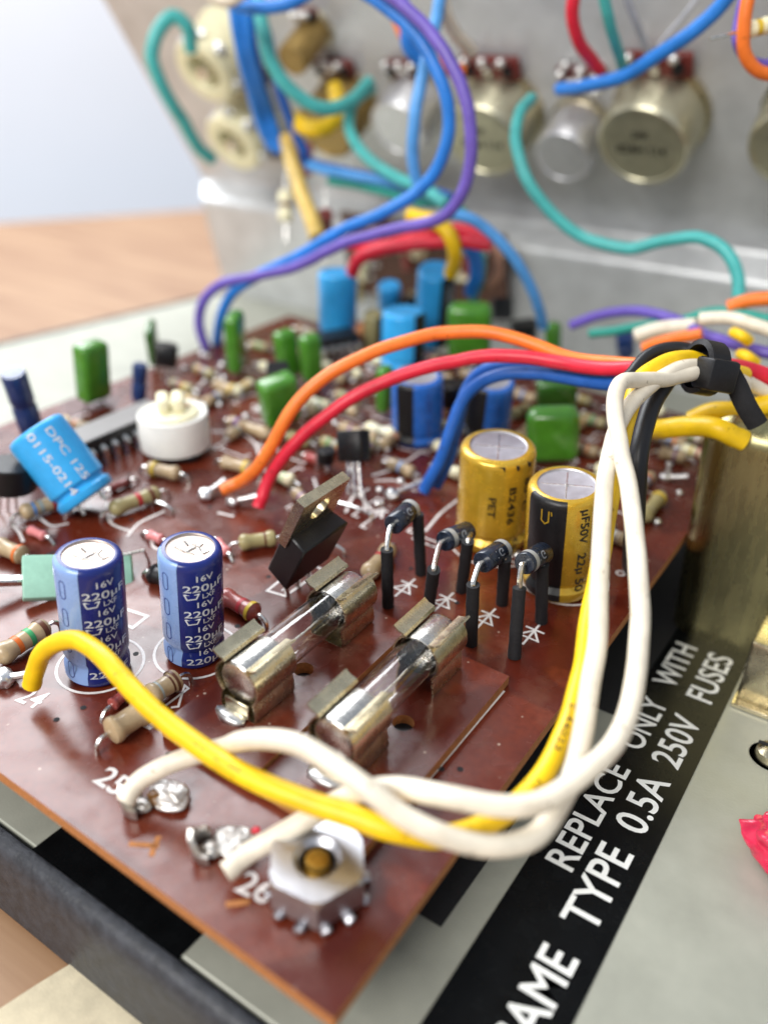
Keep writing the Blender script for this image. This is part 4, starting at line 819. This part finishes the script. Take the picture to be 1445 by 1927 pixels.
# little bundle of terminals right of the tie
for i, (x, y, c_, lb) in enumerate(((1392, 632, 'yellow', 'upper yellow wire stub behind the tie'), (1405, 672, 'yellow', 'lower yellow wire stub behind the tie'))):
    wire(lb, c_, [(x - 12, y - 6, 13.5), (x, y, 13.3), (x + 16, y + 10, 13.4)], .09)
# cable tie
c0 = D(1325, 692, 10.72); axis = (D(1385, 712, 10.95) - D(1265, 690, 10.55)).normalized(); v = CAM - c0; xx = (v - axis * v.dot(axis)).normalized(); yy = axis.cross(xx)
ct = thing('cable_tie', 'black cable tie clamping the wire bundle by the transformer', 'cable tie', mat4(c0, xx, yy, axis))
MB().lathe([(.24, -.16), (.30, -.14), (.30, .14), (.24, .16), (.24, -.16)], 24, M=Matrix.Scale(1.15, 4, Vector((0, 1, 0)))).build('strap', M_BLACK, ct)
MB().box(.34, .40, .44, (.20, .06, .02), .05, 2).build('lock_head', M_BLACK, ct)
inv = ct.matrix_world.inverted()
q_ = spline([inv @ D(x, y, d_) for x, y, d_ in ((1365, 690, 10.7), (1385, 725, 10.75), (1402, 762, 10.8), (1425, 800, 10.9))], 6); MB().tube(q_, .13, 8, rz=.045).build('tail', M_BLACKM, ct)

# ------------------------------------------------------------------ the panel's parts
def on_panel(px, py, h): p = FP(px, py, h) - PN * h; return mat4(p, Vector((1, 0, 0)), PU, PN * 1.0)
# frame with +Z towards the viewer: X right, PU up, PN = out of the panel (X x PU = -PN), so flip X
def panel_frame(px, py, h):
    p = FP(px, py, h) - PN * h; return mat4(p, PU.cross(PN), PU, PN)
def pot(label, px, h, r, m, txt=None, wafer=True, flip=1, group='large gold potentiometers'):
    o = thing('potentiometer', label, 'potentiometer', panel_frame(px[0], px[1], h), group)
    MB().lathe([(r * .96, .02), (r, .06), (r, h - .16), (r * .98, h - .06), (r * .93, h), (r * .86, h + .012), (r * .84, h - .02), (0, h - .02)], 40).build('can', m, o)
    MB().lathe([(0.2, .01), (r * 1.08, .01), (r * 1.08, .16), (r * .9, .17)], 32).build('base_ring', M_NICK, o)
    if wafer:
        wf = MB().box(r * 1.5, r * .55, .18, (0, r * 1.18, .22), .06, 2).build('terminal_wafer', M_WAFER, o)
        for k in (-1, 0, 1):
            MB().lathe([(.05, .30), (.13, .32), (.12, .42), (0, .44)], 12, M=Matrix.Translation((k * r * .48, r * 1.18, 0))).build('rivet', M_BLACKM if k else M_TIN, wf)
            MB().tube([(k * r * .48, r * 1.35, .32), (k * r * .48, r * 1.5, .42), (k * r * .46, r * 1.55, .6)], .07, 6, rz=.03).blob((k * r * .46, r * 1.52, .55), (.11, .11, .11), .2, 2, 2, seed=k).build('terminal', M_SOLDER, wf)
    if txt:
        for s_, y_, w_, hh in txt: MB().text(s_, w_, hh, .02, lambda x, y: (x, y + y_, h - .012), center=True).build('printed_text', M_PRINTB, o)
    return o
pot('large gold potentiometer at right, below the red wire', (1205, 278), 1.3, 1.04, M_GOLDPOT, (('50K', .22, .4, .16), ('B24H 114', -.18, 1.1, .22)))
pot('large gold potentiometer half hidden by the violet loop', (905, 268), 1.3, 1.04, M_GOLDPOT, (('50K', .22, .4, .16), ('B24H 114', -.18, 1.1, .22)))
pot('gold potentiometer cut by the right picture edge', (1495, 285), 1.3, .96, M_GOLDPOT, (('B24H', -.28, .9, .2),))
pot('silver potentiometer standing between the two gold ones', (1056, 298), 1.2, .72, M_SILVPOT, None, False, group='small silver potentiometers')
pot('silver potentiometer behind the hanging pale blue wire', (748, 245), 1.3, .82, M_SILVPOT, None, True, group='small silver potentiometers')
pot('brown potentiometer bearing the yellow bowed wire', (610, 250), 1.5, .85, mat('bronze_can', (.36, .24, .08), .4, metal=.6, var=.2), None, True, group='brown potentiometers')
pot('little brassy potentiometer at the end of the teal sweep', (548, 115), 1.4, .42, mat('bronze_can', (.36, .24, .08), .4), None, True, group='brown potentiometers')
# wire joints over the silver pot
o = thing('terminal_row', 'row of bright soldered terminals above the silver potentiometer', 'terminals', panel_frame(1052, 205, 1.3))
for k, (x, y) in enumerate(((-.45, .05), (-.2, -.1), (.05, .0), (.3, -.05), (.45, .1), (.1, .25), (-.3, .28), (.38, -.3))): MB().blob((x, y, .2 + .06 * (k % 3)), (.11, .10, .13), .3, 2, 2, seed=k).build('solder_bead', M_SOLDER, o)
MB().box(1.2, .35, .3, (0, -.05, 0), .04).build('tag_strip', M_WAFER, o)
def jack(label, px, h, r):
    o = thing('jack_socket', label, 'socket', panel_frame(px[0], px[1], h), 'white jack sockets')
    MB().lathe([(r * 1.02, 0), (r * 1.02, .1), (r * .96, .16), (r * .96, h - .14), (r * .88, h), (r * .55, h), (r * .50, h - .08), (r * .50, h * .35), (0, h * .35)], 36).build('body', M_CREAM, o)
    MB().lathe([(.0, h + .1), (.17, h + .06), (.22, h - .1), (.22, h * .3)], 16).build('contact_pin', M_TIN, o)
    for k, (a_, rr_) in enumerate(((35, 1.0), (75, 1.05), (-25, 1.0), (-70, .8), (110, .9))):
        c_ = Vector((math.cos(rad(a_)) * r * rr_, math.sin(rad(a_)) * r * rr_, h * .8))
        MB().box(.20, .34, .05, (0, 0, 0), .01, M=Matrix.Translation(c_) @ Matrix.Rotation(rad(a_), 4, 'Z') @ Matrix.Rotation(rad(50), 4, 'Y')).blob((c_.x, c_.y, c_.z + .12), (.13, .13, .12), .3, 2, 2, seed=k + r).build('terminal', M_SOLDER, o)
    MB().box(r * 1.7, r * .5, .5, (r * .45, -r * .75, h * .35), .06).build('switch_block', mat('dark_brown', (.05, .03, .025), .5), o)
jack('upper white jack socket at the left end of the panel', (382, 138), 1.4, .98)
jack('lower white jack socket at the left end of the panel', (436, 274), 1.4, .98)
# the clutter at the foot of the panel: a small standing board with parts
p = FP(690, 400, 0.4); o = thing('tone_board', 'small dark brown board crowded with parts at the panel foot', 'circuit board', mat4(P1 + Vector((9.2, -1.0, -1.5)), Vector((1, 0, 0)), Vector((0, -.3, .95)).normalized(), Vector((0, -.95, -.3)).normalized()))
MB().box(5.6, 2.6, .16, (0, 0, 0)).build('board_slab', [mat('dark_phenolic', (.10, .045, .03), .45, var=.3), M_EDGE], o)
for i in range(16):
    x = random.uniform(-2.6, 2.6); y = random.uniform(-1.1, 1.1); MB().lathe([(0, 0), (.12, .02), (.14, .1), (.12, .3), (.14, .5), (.12, .58), (0, .6)], 10, M=Matrix.Translation((x, y, .2)) @ Matrix.Rotation(rad(90), 4, random.choice('XY'))).build('resistor_body', random.choice((M_TAN, M_CREAM, M_OLIVE, M_REDB)), o)
for i in range(26): MB().blob((random.uniform(-2.7, 2.7), random.uniform(-1.2, 1.2), .14), (.10, .10, .1), .3, 2, 1, seed=i).build('solder_joint', M_SOLDER, o)
# small parts near the mustard wire
for i, (x, y, m_, lb) in enumerate(((612, 425, M_REDB, 'dark red bead near the foot of the mustard wire'), (538, 388, M_CREAM, 'cream bead left of the mustard wire'), (575, 300, M_PINKB, 'pink bead behind the mustard wire'), (1425, 52, M_CREAM, 'cream resistor with yellow band at the top right corner'))):
    d_ = (20.5, 21.5, 21, 13)[i]; c_ = D(x, y, d_); u = (RX * .9 - RD * .2).normalized() if i == 3 else -RD; uu = u.orthogonal().normalized()
    o = thing('resistor', lb, 'resistor', mat4(c_, uu, u.cross(uu), u), 'small parts wired to the panel'); r = .2 if i < 3 else .13; L_ = .8 if i < 3 else .5
    MB().lathe([(0, -L_ / 2), (r * .8, -L_ / 2 + .03), (r, -L_ / 2 + .12), (r * .85, 0), (r, L_ / 2 - .12), (r * .8, L_ / 2 - .03), (0, L_ / 2)], 14).build('body', m_, o)
    MB().lathe([(r * .9, -.06), (r * .9, .06)], 14).build('band', BAND['yellow' if i == 3 else 'brown'], o)
    MB().tube([(0, 0, -L_ / 2 - .5), (0, 0, L_ / 2 + .5)], .03, 6).build('lead', M_TIN, o)

bpy.context.view_layer.update()
spots = []
for o in list(COL.objects):
    if o.parent is None and o.get('category') and o.get('category') not in ('wire', 'chassis', 'circuit board', 'label', 'sheet'):
        q_ = o.matrix_world.translation - O; spots.append((q_.dot(XP), q_.dot(YP)))
k = 0; taken = []
for i in range(1500):                                           # the out-of-focus rows at the back
    if k >= 90: break
    x = random.uniform(-11.0, -0.9); y = random.uniform(5.6, 12.8) if x < -5 else random.uniform(7.6, 12.8)
    if any((x - q_[0]) ** 2 + (y - q_[1]) ** 2 < .34 for q_ in taken): continue
    if any((x + .2 - q_[0]) ** 2 + (y + .1 - q_[1]) ** 2 < .40 for q_ in spots): continue
    taken.append((x, y)); k += 1
    a_ = PB(x, y, .12); ang = random.choice((0, 0, 90)) + random.uniform(-6, 6); u = XP * math.cos(rad(ang)) + YP * math.sin(rad(ang)); v = ZP
    o = thing('resistor', 'small blurred banded resistor lying among the crowded parts of the board', 'resistor', mat4(a_, v, u.cross(v), u), 'blurred resistors crowding the board')
    L_ = random.uniform(.5, .65); r = .11
    by = MB().lathe([(0, 0), (r * .8, .02), (r * 1.05, .09), (r * .86, .2), (r * .86, L_ - .2), (r * 1.05, L_ - .09), (r * .8, L_ - .02), (0, L_)], 12).build('body', random.choice((M_TAN, M_TAN, M_OLIVE, M_CREAM)), o)
    for t_ in (.3, .5, .68): MB().lathe([(r * .9, L_ * t_ - .025), (r * .9, L_ * t_ + .025)], 12).build('band', BAND[random.choice(list(BAND))], by)
    for z, s in ((0, -1), (L_, 1)): MB().tube([(0, 0, z), (-.02, 0, z + s * .12), (-.15, 0, z + s * .15)], .028, 5).build('lead', M_TIN, o)

k = 0
for i in range(600):                                           # bare wire bridges
    if k >= 16: break
    x = random.uniform(-10.8, -4.6); y = random.uniform(3.6, 9.0)
    if any((x + .3 - q_[0]) ** 2 + (y - q_[1]) ** 2 < .5 for q_ in spots + taken): continue
    taken.append((x, y)); k += 1; L_ = random.uniform(.4, .8); an = random.choice((0, 90)) + random.uniform(-8, 8); c_, s_ = math.cos(rad(an)), math.sin(rad(an))
    m = MB().tube(spline([(0, 0, -.03), (.01, 0, .07), (L_ * .15 * c_, L_ * .15 * s_, .11), (L_ * .85 * c_, L_ * .85 * s_, .11), (L_ * c_, L_ * s_, .06), (L_ * c_, L_ * s_, -.03)], 3), .028, 6)
    tag(m.build('jumper_wire', M_TIN, None, BM @ Matrix.Translation((x, y, 0))), 'bare tinned jumper wire bridging two holes of the board', 'jumper', 'bare wire jumpers')
